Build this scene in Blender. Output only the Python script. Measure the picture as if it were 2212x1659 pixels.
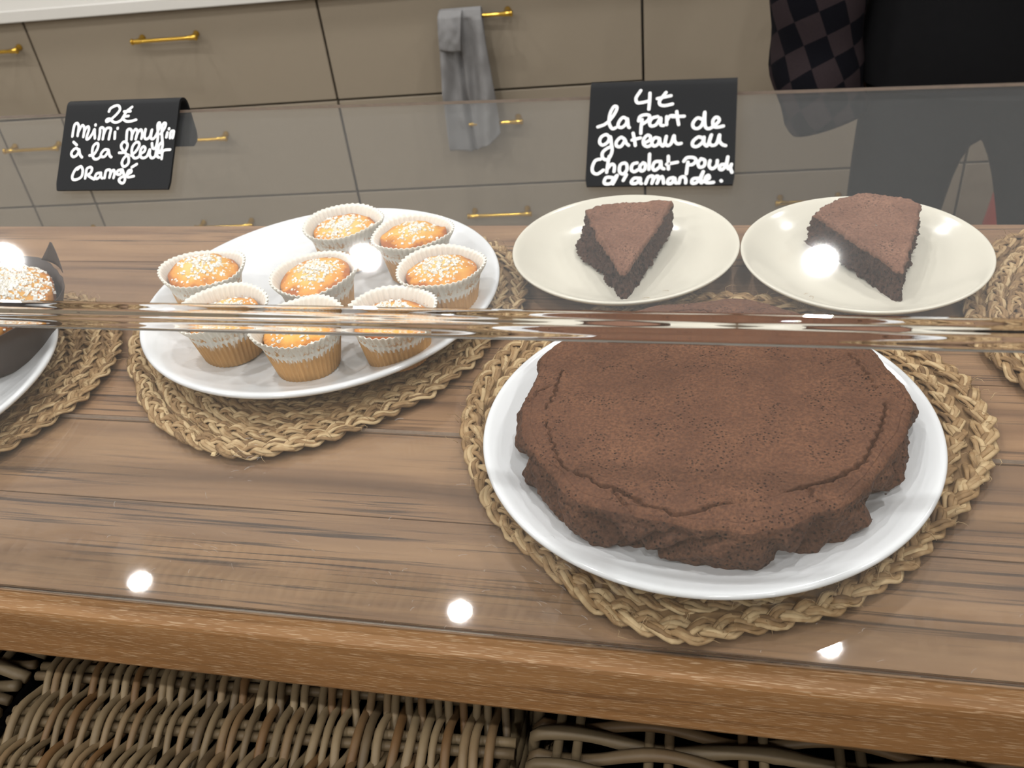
import bpy, math, random
import numpy as np
from mathutils import Matrix, Vector, noise as mnoise

scn = bpy.context.scene
for o in list(bpy.data.objects):
    bpy.data.objects.remove(o, do_unlink=True)
COL = scn.collection
PI = math.pi

# ---------------------------------------------------------------- camera
# z = 0 is the table top, x runs along the table, y away from the customer side
cam_d = bpy.data.cameras.new('camera')
cam = bpy.data.objects.new('camera', cam_d)
COL.objects.link(cam)
CR = Vector((0.9756, 0.1928, -0.1009)).normalized()
CF = Vector((-0.2150, 0.7780, -0.5904)).normalized()
CR = (CR - CF * CR.dot(CF)).normalized()
CU = CR.cross(CF)
cam.matrix_world = Matrix(((CR.x, CU.x, -CF.x, 0.0), (CR.y, CU.y, -CF.y, 0.0), (CR.z, CU.z, -CF.z, 0.415), (0, 0, 0, 1)))
cam_d.sensor_width = 36.0
cam_d.lens = 36.0 * 1969.65 / 2212.0
cam_d.clip_start = 0.01
cam_d.dof.use_dof = True
cam_d.dof.focus_distance = 0.60
cam_d.dof.aperture_fstop = 16.0
scn.camera = cam

# ---------------------------------------------------------------- world, exposure
w = bpy.data.worlds.new('world')
scn.world = w
w.use_nodes = True
w.node_tree.nodes['Background'].inputs[0].default_value = (0.9, 0.95, 1.0, 1)
w.node_tree.nodes['Background'].inputs[1].default_value = 0.25
scn.view_settings.view_transform = 'Standard'
scn.view_settings.look = 'None'
scn.view_settings.gamma = 1.0
scn.view_settings.use_curve_mapping = False
scn.view_settings.exposure = 0.0
LAMP_W = 6.9          # each recessed ceiling lamp
FLOOR_Z, CEIL_Z = -0.98, 1.75
cy_ = scn.cycles
cy_.max_bounces = 6; cy_.diffuse_bounces = 2; cy_.glossy_bounces = 2; cy_.transmission_bounces = 5; cy_.transparent_max_bounces = 10
cy_.caustics_reflective = False
cy_.use_light_tree = False
cy_.sample_clamp_indirect = 4.0
cy_.use_adaptive_sampling = True; cy_.adaptive_threshold = 0.04; cy_.adaptive_min_samples = 16

# ---------------------------------------------------------------- helpers
def tag(o, label=None, cat=None, group=None, kind=None):
    if label: o['label'] = label
    if cat: o['category'] = cat
    if group: o['group'] = group
    if kind: o['kind'] = kind
    return o

def empty(name, loc=(0, 0, 0), rz=0.0, label=None, cat=None, group=None):
    o = bpy.data.objects.new(name, None)
    o.empty_display_size = 0.02
    COL.objects.link(o)
    o.location = loc
    o.rotation_euler = (0, 0, rz)
    tag(o, label, cat, group)
    return o

def mesh(name, V, F, smooth=True, attr=None):
    V = np.asarray(V, dtype=np.float64).reshape(-1, 3)
    me = bpy.data.meshes.new(name)
    if isinstance(F, np.ndarray):
        n, k = F.shape
        me.vertices.add(len(V)); me.vertices.foreach_set('co', V.ravel())
        me.loops.add(n * k); me.loops.foreach_set('vertex_index', F.ravel().astype(np.int32))
        me.polygons.add(n)
        me.polygons.foreach_set('loop_start', np.arange(0, n * k, k, dtype=np.int32))
        me.polygons.foreach_set('loop_total', np.full(n, k, dtype=np.int32))
        me.update(calc_edges=True)
    else:
        me.from_pydata([tuple(v) for v in V], [], [tuple(f) for f in F])
        me.update()
    me.polygons.foreach_set('use_smooth', [smooth] * len(me.polygons))
    if attr is not None:
        a = me.attributes.new('tone', 'FLOAT', 'POINT')
        a.data.foreach_set('value', np.asarray(attr, dtype=np.float32))
    return me

def obj(name, me, mat=None, parent=None, loc=None, rot=None):
    o = bpy.data.objects.new(name, me)
    COL.objects.link(o)
    if mat is not None and len(me.materials) == 0:
        for m in (mat if isinstance(mat, (list, tuple)) else [mat]):
            me.materials.append(m)
    if parent is not None: o.parent = parent
    if loc is not None: o.location = loc
    if rot is not None: o.rotation_euler = rot
    return o

class MB:
    def __init__(s): s.V = []; s.F = []; s.A = []; s.n = 0
    def add(s, V, F, a=0.5):
        V = np.asarray(V, dtype=float).reshape(-1, 3)
        s.V.append(V)
        for f in F: s.F.append(tuple(int(i) + s.n for i in f))
        s.A.append(np.full(len(V), a) if np.isscalar(a) else np.asarray(a))
        s.n += len(V)
    def box(s, x0, x1, y0, y1, z0, z1):
        V = [(x0,y0,z0),(x1,y0,z0),(x1,y1,z0),(x0,y1,z0),(x0,y0,z1),(x1,y0,z1),(x1,y1,z1),(x0,y1,z1)]
        s.add(V, [(0,3,2,1),(4,5,6,7),(0,1,5,4),(1,2,6,5),(2,3,7,6),(3,0,4,7)])
    def tube(s, P, r, n=6, flat=1.0, a=0.5, closed=False, up=(0, 0, 1)):
        V, F = tube_vf(P, r, n, flat, closed, up)
        s.add(V, F, a)
    def build(s, name, mat, parent=None, smooth=True, **k):
        me = mesh(name, np.concatenate(s.V), s.F, smooth, np.concatenate(s.A))
        return obj(name, me, mat, parent, **k)

def tube_vf(P, r, n=6, flat=1.0, closed=False, up=(0, 0, 1)):
    P = np.asarray(P, float)
    m = len(P)
    r = np.full(m, r) if np.isscalar(r) else np.asarray(r, float)
    if closed: T = np.roll(P, -1, 0) - np.roll(P, 1, 0)
    else: T = np.gradient(P, axis=0)
    T /= np.linalg.norm(T, axis=1)[:, None] + 1e-12
    S = np.cross(T, np.asarray(up, float))
    L = np.linalg.norm(S, axis=1)
    S[L < 1e-4] = (1, 0, 0)
    S /= np.linalg.norm(S, axis=1)[:, None]
    U = np.cross(S, T)
    an = np.arange(n) * 2 * PI / n
    V = P[:, None, :] + r[:, None, None] * (np.cos(an)[None, :, None] * S[:, None, :] + flat * np.sin(an)[None, :, None] * U[:, None, :])
    V = V.reshape(-1, 3)
    F = []
    mm = m if closed else m - 1
    for i in range(mm):
        a, b = i * n, ((i + 1) % m) * n
        for j in range(n):
            k = (j + 1) % n
            F.append((a + j, a + k, b + k, b + j))
    if not closed:
        F.append(tuple(range(n - 1, -1, -1)))
        F.append(tuple((m - 1) * n + j for j in range(n)))
    return V, F

def lathe_vf(prof, n=96):
    prof = [(max(r, 0.0), z) for r, z in prof]
    an = np.arange(n) * 2 * PI / n
    V = []; F = []
    rows = []
    for r, z in prof:
        if r < 1e-6:
            rows.append([len(V)] * n); V.append((0, 0, z))
        else:
            rows.append(list(range(len(V), len(V) + n)))
            V += [(r * c, r * s, z) for c, s in zip(np.cos(an), np.sin(an))]
    for a, b in zip(rows[:-1], rows[1:]):
        for j in range(n):
            k = (j + 1) % n
            f = []
            for i in (a[j], a[k], b[k], b[j]):
                if i not in f: f.append(i)
            if len(f) > 2: F.append(f)
    return V, F

def bevel(o, w, seg=2):
    m = o.modifiers.new('bevel', 'BEVEL'); m.width = w; m.segments = seg; m.limit_method = 'ANGLE'
    return o

def lin(r, g, b):
    f = lambda c: (c / 255 / 12.92) if c / 255 <= 0.04045 else ((c / 255 + 0.055) / 1.055) ** 2.4
    return (f(r), f(g), f(b), 1.0)

# ---------------------------------------------------------------- materials
class NT:
    def __init__(s, name):
        s.m = bpy.data.materials.new(name); s.m.use_nodes = True
        s.t = s.m.node_tree; s.t.nodes.clear()
        s.out = s.t.nodes.new('ShaderNodeOutputMaterial')
    def n(s, typ, ins=None, **props):
        nd = s.t.nodes.new(typ)
        for k, v in props.items(): setattr(nd, k, v)
        if ins:
            for k, v in ins.items():
                if isinstance(v, bpy.types.NodeSocket): s.t.links.new(v, nd.inputs[k])
                else: nd.inputs[k].default_value = v
        return nd
    def math(s, op, a, b=0.0):
        return s.n('ShaderNodeMath', {0: a, 1: b}, operation=op).outputs[0]
    def coords(s, scale=(1, 1, 1), rot=(0, 0, 0), rand=0.0):
        tc = s.n('ShaderNodeTexCoord')
        v = tc.outputs['Object']
        if rand:
            oi = s.n('ShaderNodeObjectInfo')
            c = s.n('ShaderNodeCombineXYZ', {0: s.math('MULTIPLY', oi.outputs['Random'], rand), 1: s.math('MULTIPLY', oi.outputs['Random'], rand * 0.37), 2: s.math('MULTIPLY', oi.outputs['Random'], rand * .7)})
            v = s.n('ShaderNodeVectorMath', {0: v, 1: c.outputs[0]}, operation='ADD').outputs[0]
        return s.n('ShaderNodeMapping', {'Vector': v, 'Scale': scale, 'Rotation': rot}).outputs[0]
    def noise(s, vec, scale=5, detail=4, rough=.55, dist=0):
        return s.n('ShaderNodeTexNoise', {'Vector': vec, 'Scale': scale, 'Detail': detail, 'Roughness': rough, 'Distortion': dist}).outputs['Fac']
    def ramp(s, fac, stops, interp='LINEAR'):
        r = s.n('ShaderNodeValToRGB', {0: fac})
        e = r.color_ramp; e.interpolation = interp
        while len(e.elements) > 1: e.elements.remove(e.elements[-1])
        e.elements[0].position = stops[0][0]; e.elements[0].color = stops[0][1]
        for p, c in stops[1:]:
            x = e.elements.new(p); x.color = c
        return r.outputs[0]
    def mix(s, fac, a, b, mode='MIX'):
        n_ = s.n('ShaderNodeMix', data_type='RGBA', blend_type=mode)
        for k, v in ((0, fac), (6, a), (7, b)):
            if isinstance(v, bpy.types.NodeSocket): s.t.links.new(v, n_.inputs[k])
            else: n_.inputs[k].default_value = v
        return n_.outputs[2]
    def bump(s, h, strength=.3, dist=.001):
        return s.n('ShaderNodeBump', {'Height': h, 'Strength': strength, 'Distance': dist}).outputs[0]
    def finish(s, col, rough=.5, bump=None, metal=0.0, spec=.5, sss=0.0, sssr=(1, .6, .3), coat=0.0):
        p = s.n('ShaderNodeBsdfPrincipled')
        for k, v in (('Base Color', col), ('Roughness', rough), ('Metallic', metal), ('Specular IOR Level', spec), ('Coat Weight', coat)):
            if isinstance(v, bpy.types.NodeSocket): s.t.links.new(v, p.inputs[k])
            else: p.inputs[k].default_value = v
        if sss:
            p.inputs['Subsurface Weight'].default_value = sss
            p.inputs['Subsurface Radius'].default_value = sssr
            p.inputs['Subsurface Scale'].default_value = 0.004
        if bump is not None: s.t.links.new(bump, p.inputs['Normal'])
        s.t.links.new(p.outputs[0], s.out.inputs[0])
        return s.m

def plain(name, col, rough=.5, metal=0.0, spec=.5, var=0.06, scale=8):
    t = NT(name)
    f = t.noise(t.coords(), scale, 1)
    a = tuple(c * (1 - var) for c in col[:3]) + (1,)
    b = tuple(min(1, c * (1 + var)) for c in col[:3]) + (1,)
    return t.finish(t.mix(f, a, b), rough, metal=metal, spec=spec)

def wood(name, stops, streak, rough=.5, fleck=None, gate0=.40, gate1=.62):
    t = NT(name)
    big = t.noise(t.coords((1.3, 15, 15), rand=37.0), 1.7, 3, .6, 1.3)
    fine = t.noise(t.coords((2.2, 120, 120), rand=37.0), 2.4, 3, .62, .5)
    c = t.ramp(big, stops)
    oi = t.n('ShaderNodeObjectInfo')
    tone = t.ramp(oi.outputs['Random'], [(0, (.84, .85, .88, 1)), (.5, (1, 1, 1, 1)), (1, (1.16, 1.10, 1.0, 1))])
    c = t.mix(1.0, c, tone, 'MULTIPLY')
    # long dark grain lines, in patches
    s = t.ramp(fine, [(.36, (1, 1, 1, 1)), (.47, (0, 0, 0, 1))])
    gate = t.ramp(t.noise(t.coords((1.2, 8, 8), rand=11.0), 2.4, 1), [(gate0, (0, 0, 0, 1)), (gate1, (1, 1, 1, 1))])
    c = t.mix(t.math('MULTIPLY', t.math('MULTIPLY', s, gate), .85), c, streak)
    if fleck:
        fl = t.ramp(t.noise(t.coords((30, 560, 560), rand=5.0), 3.0, 1, .5), [(.58, (0, 0, 0, 1)), (.66, (1, 1, 1, 1))])
        c = t.mix(t.math('MULTIPLY', fl, .7), c, fleck)
    c2 = t.mix(t.math('MULTIPLY', fine, .5), c, t.mix(1.0, c, (.66, .62, .58, 1), 'MULTIPLY'))
    return t.finish(c2, rough, spec=.35)

M = {}
M['wood'] = wood('teak_top', [(.25, lin(114, 87, 68)), (.42, lin(144, 112, 85)), (.60, lin(168, 133, 100)), (.8, lin(136, 106, 83))], lin(60, 50, 46), .5, gate0=.36, gate1=.56)
M['wood_edge'] = wood('teak_edge', [(.25, lin(132, 98, 64)), (.5, lin(154, 115, 75)), (.75, lin(172, 132, 90))], lin(104, 72, 46), .5, fleck=lin(208, 178, 142))
M['wood_dark'] = wood('teak_frame', [(.25, lin(96, 64, 38)), (.75, lin(130, 88, 52))], lin(60, 42, 30), .6)
M['porcelain'] = plain('white_porcelain', lin(236, 238, 240), .12, var=.01)
M['stoneware'] = plain('ivory_stoneware', lin(226, 221, 206), .16, var=.012)
M['taupe'] = plain('taupe_lacquer', lin(160, 148, 130), .42, var=.015, scale=3)
M['taupe_side'] = plain('cabinet_carcass', lin(96, 90, 80), .6)
M['worktop'] = plain('white_worktop', lin(236, 234, 228), .25, var=.02)
M['brass'] = plain('polished_brass', lin(226, 186, 84), .18, metal=1.0, var=.02)
M['sign'] = plain('black_slate_plastic', lin(15, 17, 20), .55, spec=.22, var=.05)
M['chalk'] = plain('white_marker', lin(252, 254, 254), .6, var=.02)
M['wall'] = plain('wall_paint', lin(214, 206, 194), .8, var=.02, scale=2)
M['ceiling'] = plain('ceiling_paint', lin(236, 238, 240), .85, var=.02, scale=2)
M['floor'] = plain('floor_tile', lin(160, 150, 138), .4, var=.08, scale=3)
M['black'] = plain('black_fabric', lin(20, 20, 22), .9, spec=.15, var=.1, scale=60)
M['skin'] = plain('skin', lin(214, 168, 142), .5, var=.04)
M['hair'] = plain('dark_hair', lin(44, 32, 26), .55, var=.2, scale=90)
M['red'] = plain('red_plastic', lin(176, 62, 50), .45)
M['sugar'] = plain('pearl_sugar', lin(250, 246, 236), .45, var=.02)
M['crumb'] = plain('pale_crumb', lin(222, 196, 150), .8)
M['metal_trim'] = plain('white_trim', lin(236, 236, 236), .35)

def acrylic_flat(name, haze):
    # thin clear sheet: light goes straight through, each face mirrors a few percent (Schlick)
    t = NT(name)
    g = t.n('ShaderNodeNewGeometry')
    d = t.n('ShaderNodeVectorMath', {0: g.outputs['Normal'], 1: g.outputs['Incoming']}, operation='DOT_PRODUCT').outputs['Value']
    c = t.math('SUBTRACT', 1.0, t.math('ABSOLUTE', d))
    f = t.math('ADD', .040, t.math('MULTIPLY', t.math('POWER', c, 5.0), .96))
    tr = t.n('ShaderNodeBsdfTransparent', {0: (.985, .99, .99, 1)})
    gl = t.n('ShaderNodeBsdfGlossy', {'Color': (1, 1, 1, 1), 'Roughness': .025})
    mx = t.n('ShaderNodeMixShader', {0: f, 1: tr.outputs[0], 2: gl.outputs[0]})
    # pale film: haze of the mirrored ceiling painted in, plus fine scratches
    df = t.n('ShaderNodeBsdfDiffuse', {0: (.85, .88, .9, 1)})
    mx = t.n('ShaderNodeMixShader', {0: haze, 1: mx.outputs[0], 2: df.outputs[0]})
    t.t.links.new(mx.outputs[0], t.out.inputs[0])
    return t.m
M['acrylic'] = acrylic_flat('clear_acrylic', .008)
M['acrylic_lip'] = acrylic_flat('hazed_scratched_acrylic', .036)  # lip gets more of the painted reflection haze
def acrylic_solid():
    t = NT('bent_acrylic')
    p = t.n('ShaderNodeBsdfPrincipled', {'Base Color': (.985, .99, .99, 1), 'Roughness': 0.0, 'IOR': 1.49, 'Transmission Weight': 1.0})
    t.t.links.new(p.outputs[0], t.out.inputs[0])
    return t.m
M['acrylic_bend'] = acrylic_solid()
M['acrylic_edge'] = plain('sawn_acrylic_edge', lin(206, 186, 168), .5, var=.2, scale=300)

def straw(name, a, b, c):
    t = NT(name)
    at = t.n('ShaderNodeAttribute', attribute_name='tone')
    f = at.outputs['Fac']
    n1 = t.noise(t.coords(), 160, 2, .6)
    n2 = t.noise(t.coords(), 18, 1, .6)
    k = t.math('ADD', t.math('MULTIPLY', f, .7), t.math('MULTIPLY', n1, .45))
    col = t.ramp(k, [(.15, a), (.55, b), (.95, c)])
    col = t.mix(t.math('MULTIPLY', n2, .5), col, t.mix(1.0, col, (.70, .66, .60, 1), 'MULTIPLY'))
    return t.finish(col, .62, t.bump(n1, .3, .0006), spec=.3)
M['straw'] = straw('seagrass', lin(108, 82, 54), lin(166, 134, 94), lin(212, 186, 144))
def cane_mat(name='grey_rattan', k_=1.0):
    t = NT(name)
    oi = t.n('ShaderNodeObjectInfo')
    at = t.n('ShaderNodeAttribute', attribute_name='tone')
    n1 = t.noise(t.coords((1, 1, 1), rand=9.0), 90, 2, .65)
    n2 = t.noise(t.coords((1, 1, 1), rand=9.0), 14, 2)
    k = t.math('ADD', t.math('MULTIPLY', oi.outputs['Random'], .6), t.math('MULTIPLY', n2, .5))
    col = t.ramp(k, [(.12, lin(92 * k_, 76 * k_, 58 * k_)), (.4, lin(132 * k_, 114 * k_, 86 * k_)), (.62, lin(160 * k_, 140 * k_, 108 * k_)), (.86, lin(126 * k_, 94 * k_, 60 * k_))])
    col = t.mix(t.math('MULTIPLY', n1, .55), col, t.mix(1.0, col, (.62, .58, .54, 1), 'MULTIPLY'))
    return t.finish(col, .5, t.bump(n1, .35, .0008), spec=.35)
M['cane'] = cane_mat()
M['cane_dark'] = cane_mat('dark_rattan', .80)
def choc(name, base, light, dark, pit=380, pits=.5, rough=.75, crumb=False):
    t = NT(name)
    v = t.coords()
    n1 = t.noise(v, 30, 3, .6)
    n2 = t.noise(v, 520, 2, .65)
    vo = t.n('ShaderNodeTexVoronoi', {'Vector': v, 'Scale': pit}).outputs['Distance']
    pm = t.ramp(vo, [(.14, (0, 0, 0, 1)), (.32, (1, 1, 1, 1))])
    gate = t.ramp(t.noise(v, 48, 1), [(.46, (1, 1, 1, 1)), (.58, (0, 0, 0, 1))])
    pm = t.math('MAXIMUM', pm, t.math('MULTIPLY', gate, pits))
    c = t.ramp(n1, [(.3, base), (.7, light)])
    c = t.mix(t.ramp(n2, [(.35, (.75, .75, .75, 1)), (.65, (0, 0, 0, 1))]), c, dark)
    c = t.mix(t.math('SUBTRACT', 1.0, pm), c, tuple(x * .35 for x in dark[:3]) + (1,))
    h = t.math('ADD', t.math('MULTIPLY', n2, .8), pm)
    if crumb:
        h = t.math('ADD', h, t.math('MULTIPLY', t.noise(v, 190, 2, .7), 2.0))
    return t.finish(c, rough, t.bump(h, 1.0 if crumb else .6, .002 if crumb else .001), spec=.25)
M['choc_top'] = choc('chocolate_crust', lin(102, 67, 47), lin(126, 86, 61), lin(76, 47, 35), 420, .95)
M['choc_side'] = choc('chocolate_side', lin(86, 57, 42), lin(112, 77, 56), lin(54, 33, 26), 330, .25)
M['choc_crumb'] = choc('chocolate_crumb', lin(76, 52, 42), lin(100, 70, 54), lin(44, 28, 23), 260, .2, .8, True)
M['slice_top'] = choc('slice_crust', lin(124, 87, 68), lin(154, 114, 92), lin(96, 64, 50), 420, .9)

def paper_mat(name, white, tan, z0, z1, white_only=False):
    t = NT(name)
    tc = t.n('ShaderNodeTexCoord')
    xyz = t.n('ShaderNodeSeparateXYZ', {0: tc.outputs['Object']})
    flat = t.n('ShaderNodeCombineXYZ', {0: xyz.outputs[0], 1: xyz.outputs[1], 2: t.math('MULTIPLY', xyz.outputs[2], .12)})
    st = t.noise(flat.outputs[0], 420, 2, .6)
    z = t.math('ADD', xyz.outputs[2], t.math('MULTIPLY', t.math('SUBTRACT', st, .5), .042))
    f = t.n('ShaderNodeMapRange', {'Value': z, 'From Min': z0, 'From Max': z1}).outputs[0]
    lo = t.ramp(t.noise(flat.outputs[0], 160, 4), [(.3, tuple(c * .82 for c in tan[:3]) + (1,)), (.7, tan)])
    return t.finish(t.mix(f, lo, white), .55, sss=0.0, spec=.3)
M['paper'] = paper_mat('baking_paper', lin(246, 240, 226), lin(222, 170, 108), .0235, .0335)
M['paper_in'] = plain('baking_paper_inside', lin(246, 241, 230), .6, var=.015)
M['paper_dark'] = plain('dark_brown_paper', lin(54, 40, 34), .5, var=.12, scale=40)
def sponge(name, r, amber=False):
    t = NT(name)
    tc = t.n('ShaderNodeTexCoord')
    xyz = t.n('ShaderNodeSeparateXYZ', {0: tc.outputs['Object']})
    rr = t.math('SQRT', t.math('ADD', t.math('POWER', xyz.outputs[0], 2.0), t.math('POWER', xyz.outputs[1], 2.0)))
    n = t.noise(t.coords(rand=3.0), 60, 4, .6)
    k = t.math('ADD', t.math('DIVIDE', rr, r), t.math('MULTIPLY', t.math('SUBTRACT', n, .5), 1.1))
    c = t.ramp(k, [(.15, lin(246, 206, 132)), (.55, lin(238, 184, 98)), (.85, lin(220, 150, 70)), (1.08, lin(172, 100, 50))])
    n2 = t.noise(t.coords(), 500, 3)
    return t.finish(c, .55, t.bump(n2, .4, .0008), sss=.25, spec=.3)
M['sponge'] = sponge('golden_sponge', .030)
M['sponge_big'] = sponge('amber_sponge', .070)

# ================================================================ the room
def slab(name, x0, x1, y0, y1, z0, z1, mat, parent=None, kind=None):
    b = MB(); b.box(x0, x1, y0, y1, z0, z1)
    o = b.build(name, mat, parent, smooth=False)
    if kind: o['kind'] = kind
    return o
RX0, RX1, RY0, RY1 = -4.2, 3.4, -2.6, 3.2
slab('floor', RX0, RX1, RY0, RY1, FLOOR_Z - .05, FLOOR_Z, M['floor'], kind='structure')
slab('ceiling', RX0, RX1, RY0, RY1, CEIL_Z, CEIL_Z + .05, M['ceiling'], kind='structure')
slab('wall_left', RX0 - .05, RX0, RY0, RY1, FLOOR_Z, CEIL_Z, M['wall'], kind='structure')
slab('wall_right', RX1, RX1 + .05, RY0, RY1, FLOOR_Z, CEIL_Z, M['wall'], kind='structure')
slab('wall_front', RX0, RX1, RY0 - .05, RY0, FLOOR_Z, CEIL_Z, M['wall'], kind='structure')
slab('wall_back', RX0, RX1, RY1, RY1 + .05, FLOOR_Z, CEIL_Z, M['wall'], kind='structure')

# recessed ceiling lamps: a regular grid, the ones seen mirrored in the acrylic included
tv, tf = lathe_vf([(.040, -.001), (.040, -.006), (.052, -.007), (.055, -.004), (.055, -.0005), (.040, -.0005)], 32)
trim_me = mesh('trim_ring', tv, tf); trim_me.materials.append(M['metal_trim'])
for yy in (-1.60, -.515, .58, 1.70):
    for xx in ((-2.90, -1.85, -.838, .221, 1.28) if yy < 0 else (-2.88, -1.808, -.720, .337, 1.40)):
        L = empty('downlight', (xx, yy, CEIL_Z), 0, 'round recessed ceiling downlight shining on the counter', 'ceiling light', 'recessed downlights in the ceiling')
        obj('trim_ring', trim_me, None, L)
        ld = bpy.data.lights.new('downlight_bulb', 'AREA'); ld.shape = 'DISK'; ld.size = .062
        ld.energy = LAMP_W; ld.color = (1.0, .988, .97)
        lo = bpy.data.objects.new('bulb', ld); COL.objects.link(lo); lo.parent = L; lo.location = (0, 0, -.004)

# ================================================================ drawer units behind the counter
CA = math.radians(4.699)
CD = 2.297
cxv = Vector((math.cos(CA), math.sin(CA), 0)); cyv = Vector((-math.sin(CA), math.cos(CA), 0))
def cabp(x, y, z): return cxv * x + cyv * (CD + y) + Vector((0, 0, z))
def handle_part(parent, x, z, L=.172):
    b = MB()
    n = 22
    P = [(x - L / 2 + L * i / (n - 1), -.034, z) for i in range(n)]
    r = [.0048 if 2 < i < n - 3 else .0062 for i in range(n)]
    b.tube(P, r, 10)
    for s in (-1, 1):
        px = x + s * (L / 2 - .012)
        b.tube([(px, -.034, z), (px, -.018, z), (px, -.010, z), (px, -.003, z), (px, 0, z)], [.0058, .0050, .0056, .0085, .0088], 10, up=(1, 0, 0))
        b.tube([(px + s * .010, -.034, z), (px + s * .0125, -.034, z), (px + s * .016, -.034, z)], [.0068, .0085, .0060], 10)
    return b.build('handle', M['brass'], parent)
def drawer_unit(x0, x1, rows, label, hx=None):
    t = empty('drawer_cabinet', tuple(cabp(x0, 0, FLOOR_Z)), CA, label, 'cabinet', 'taupe drawer cabinets along the back wall')
    Z = FLOOR_Z
    W = x1 - x0
    b = MB(); b.box(.001, W - .001, .021, .60, .08, -.100 - Z)
    b.build('carcass', M['taupe_side'], t, smooth=False)
    b = MB(); b.box(0, W, .06, .08, 0, .079)
    b.build('plinth', M['taupe_side'], t, smooth=False)
    for (zt, zb, hz) in rows:
        f = slab('drawer_front', .003, W - .003, 0, .020, zb - Z + .003, zt - Z - .003, M['taupe'], t)
        bevel(f, .0015)
        if hz is not None:
            handle_part(f, (W / 2 if hx is None else hx - x0), hz - Z, min(.172, W * .8))
    return t
R3 = [(-.100, -.357, -.163), (-.357, -.617, -.430), (-.617, -.895, -.690)]
drawer_unit(-2.60, -1.80, R3, 'taupe drawer cabinet at the far left end of the row')
drawer_unit(-1.80, -1.60, R3, 'narrow taupe drawer cabinet left of the wide one under the white worktop end', -1.705)
drawer_unit(-1.60, -.804, R3, 'taupe cabinet of three wide drawers directly behind the muffin price sign', -1.212)
drawer_unit(-.804, -.008, R3, 'taupe drawer cabinet with the grey cloth hanging from its top handle', -.405)
drawer_unit(-.008, .795, [(-.100, -.617, -.163), (-.617, -.895, -.690)], 'taupe cabinet with one tall front above a low drawer, beside the person', .42)
drawer_unit(.795, 1.60, [(-.100, -.617, -.163), (-.617, -.895, -.690)], 'taupe cabinet behind the legs of the person in black')
drawer_unit(1.60, 2.40, R3, 'taupe drawer cabinet at the far right end of the row')
wt = slab('worktop', -2.62, 2.42, -.025, .62, -.097 - FLOOR_Z, -.067 - FLOOR_Z, M['worktop'])
wt.location = cabp(0, 0, FLOOR_Z); wt.rotation_euler = (0, 0, CA); bevel(wt, .003)
tag(wt, 'long white worktop lying on the taupe drawer cabinets', 'worktop')

# grey cloth over the bar handle
def cloth():
    nu, nv = 46, 90
    ts = [0, .03, .25, .55, 1.0]
    zl = [-.146, -.156, -.230, -.339, -.487]; xl = [-.489, -.494, -.498, -.507, -.510]
    zr = [-.146, -.156, -.230, -.345, -.452]; xr = [-.389, -.388, -.384, -.377, -.374]
    V = []
    for j in range(nv):
        t = j / (nv - 1)
        for i in range(nu):
            s = i / (nu - 1)
            a = np.interp(t, ts, xl); c = np.interp(t, ts, xr)
            za = np.interp(t, ts, zl); zc_ = np.interp(t, ts, zr)
            x = a + (c - a) * s
            z = za + (zc_ - za) * s - .022 * math.sin(PI * s) * t ** 3 - .010 * math.exp(-((s - .45) / .12) ** 2) * t ** 4
            fold = .013 * math.sin(s * 7.5 + 1.1 * t + .6) + .007 * math.sin(s * 15 + 3.0 * t) + .006 * mnoise.noise(Vector((s * 5, t * 7, 1.7)))
            fold -= .016 * math.exp(-((s - (.36 + .08 * t)) / .045) ** 2)
            amp = min(1.0, .25 + 2.2 * t)
            y = -.050 - amp * fold
            if t < .05: y = -.041 - .009 * math.sin(min(1, t / .05) * PI / 2) - amp * fold * .5
            V.append((x, y, z + (.003 if t < .02 else 0)))
    F = []
    for j in range(nv - 1):
        for i in range(nu - 1):
            k = j * nu + i
            F.append((k, k + 1, k + nu + 1, k + nu))
    n0 = len(V)
    # the tail that goes over the bar and hangs behind it
    nb = 24
    for j in range(nb):
        t = j / (nb - 1)
        for i in range(nu):
            s = i / (nu - 1)
            x = -.488 + .098 * s
            if t < .3:
                an = t / .3 * PI
                V.append((x, -.034 - .0075 * math.cos(an), -.150 + .0075 * math.sin(an)))
            else:
                V.append((x, -.0235 + .003 * math.sin(s * 9), -.150 - (t - .3) * .18))
    for j in range(nb - 1):
        for i in range(nu - 1):
            k = n0 + j * nu + i
            F.append((k, k + 1, k + nu + 1, k + nu))
    return V, F
def flap():
    V, F = [], []
    nu, nv = 18, 26
    for j in range(nv):
        t = j / (nv - 1)
        for i in range(nu):
            s = i / (nu - 1)
            x = -.492 + (.058 - .006 * t) * s - .006 * t
            z = -.143 - (.085 + .006 * s) * t
            y = -.058 - .012 * math.sin(t * 2.2) - .006 * math.sin(s * 3.2) + .003 * mnoise.noise(Vector((s * 4, t * 4, 9)))
            if t < .12: y = -.036 - .022 * math.sin(t / .12 * PI / 2)
            V.append((x, y, z))
    for j in range(nv - 1):
        for i in range(nu - 1):
            k = j * nu + i
            F.append((k, k + 1, k + nu + 1, k + nu))
    return V, F
tt = NT('grey_microfibre')
nn = tt.noise(tt.coords(), 900, 2)
M['cloth'] = tt.finish(tt.mix(tt.noise(tt.coords(), 30, 3), lin(138, 137, 137), lin(156, 155, 155)), .95, tt.bump(nn, .5, .001), spec=.1)
cl = empty('kitchen_cloth', tuple(cabp(0, 0, 0)), CA, 'grey microfibre cloth hanging from a gold drawer handle', 'cloth')
for nm, (v, f) in (('drape', cloth()), ('folded_flap', flap())):
    o = obj(nm, mesh(nm, v, f), M['cloth'], cl)
    s = o.modifiers.new('thick', 'SOLIDIFY'); s.thickness = .0022; s.offset = 0

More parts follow.
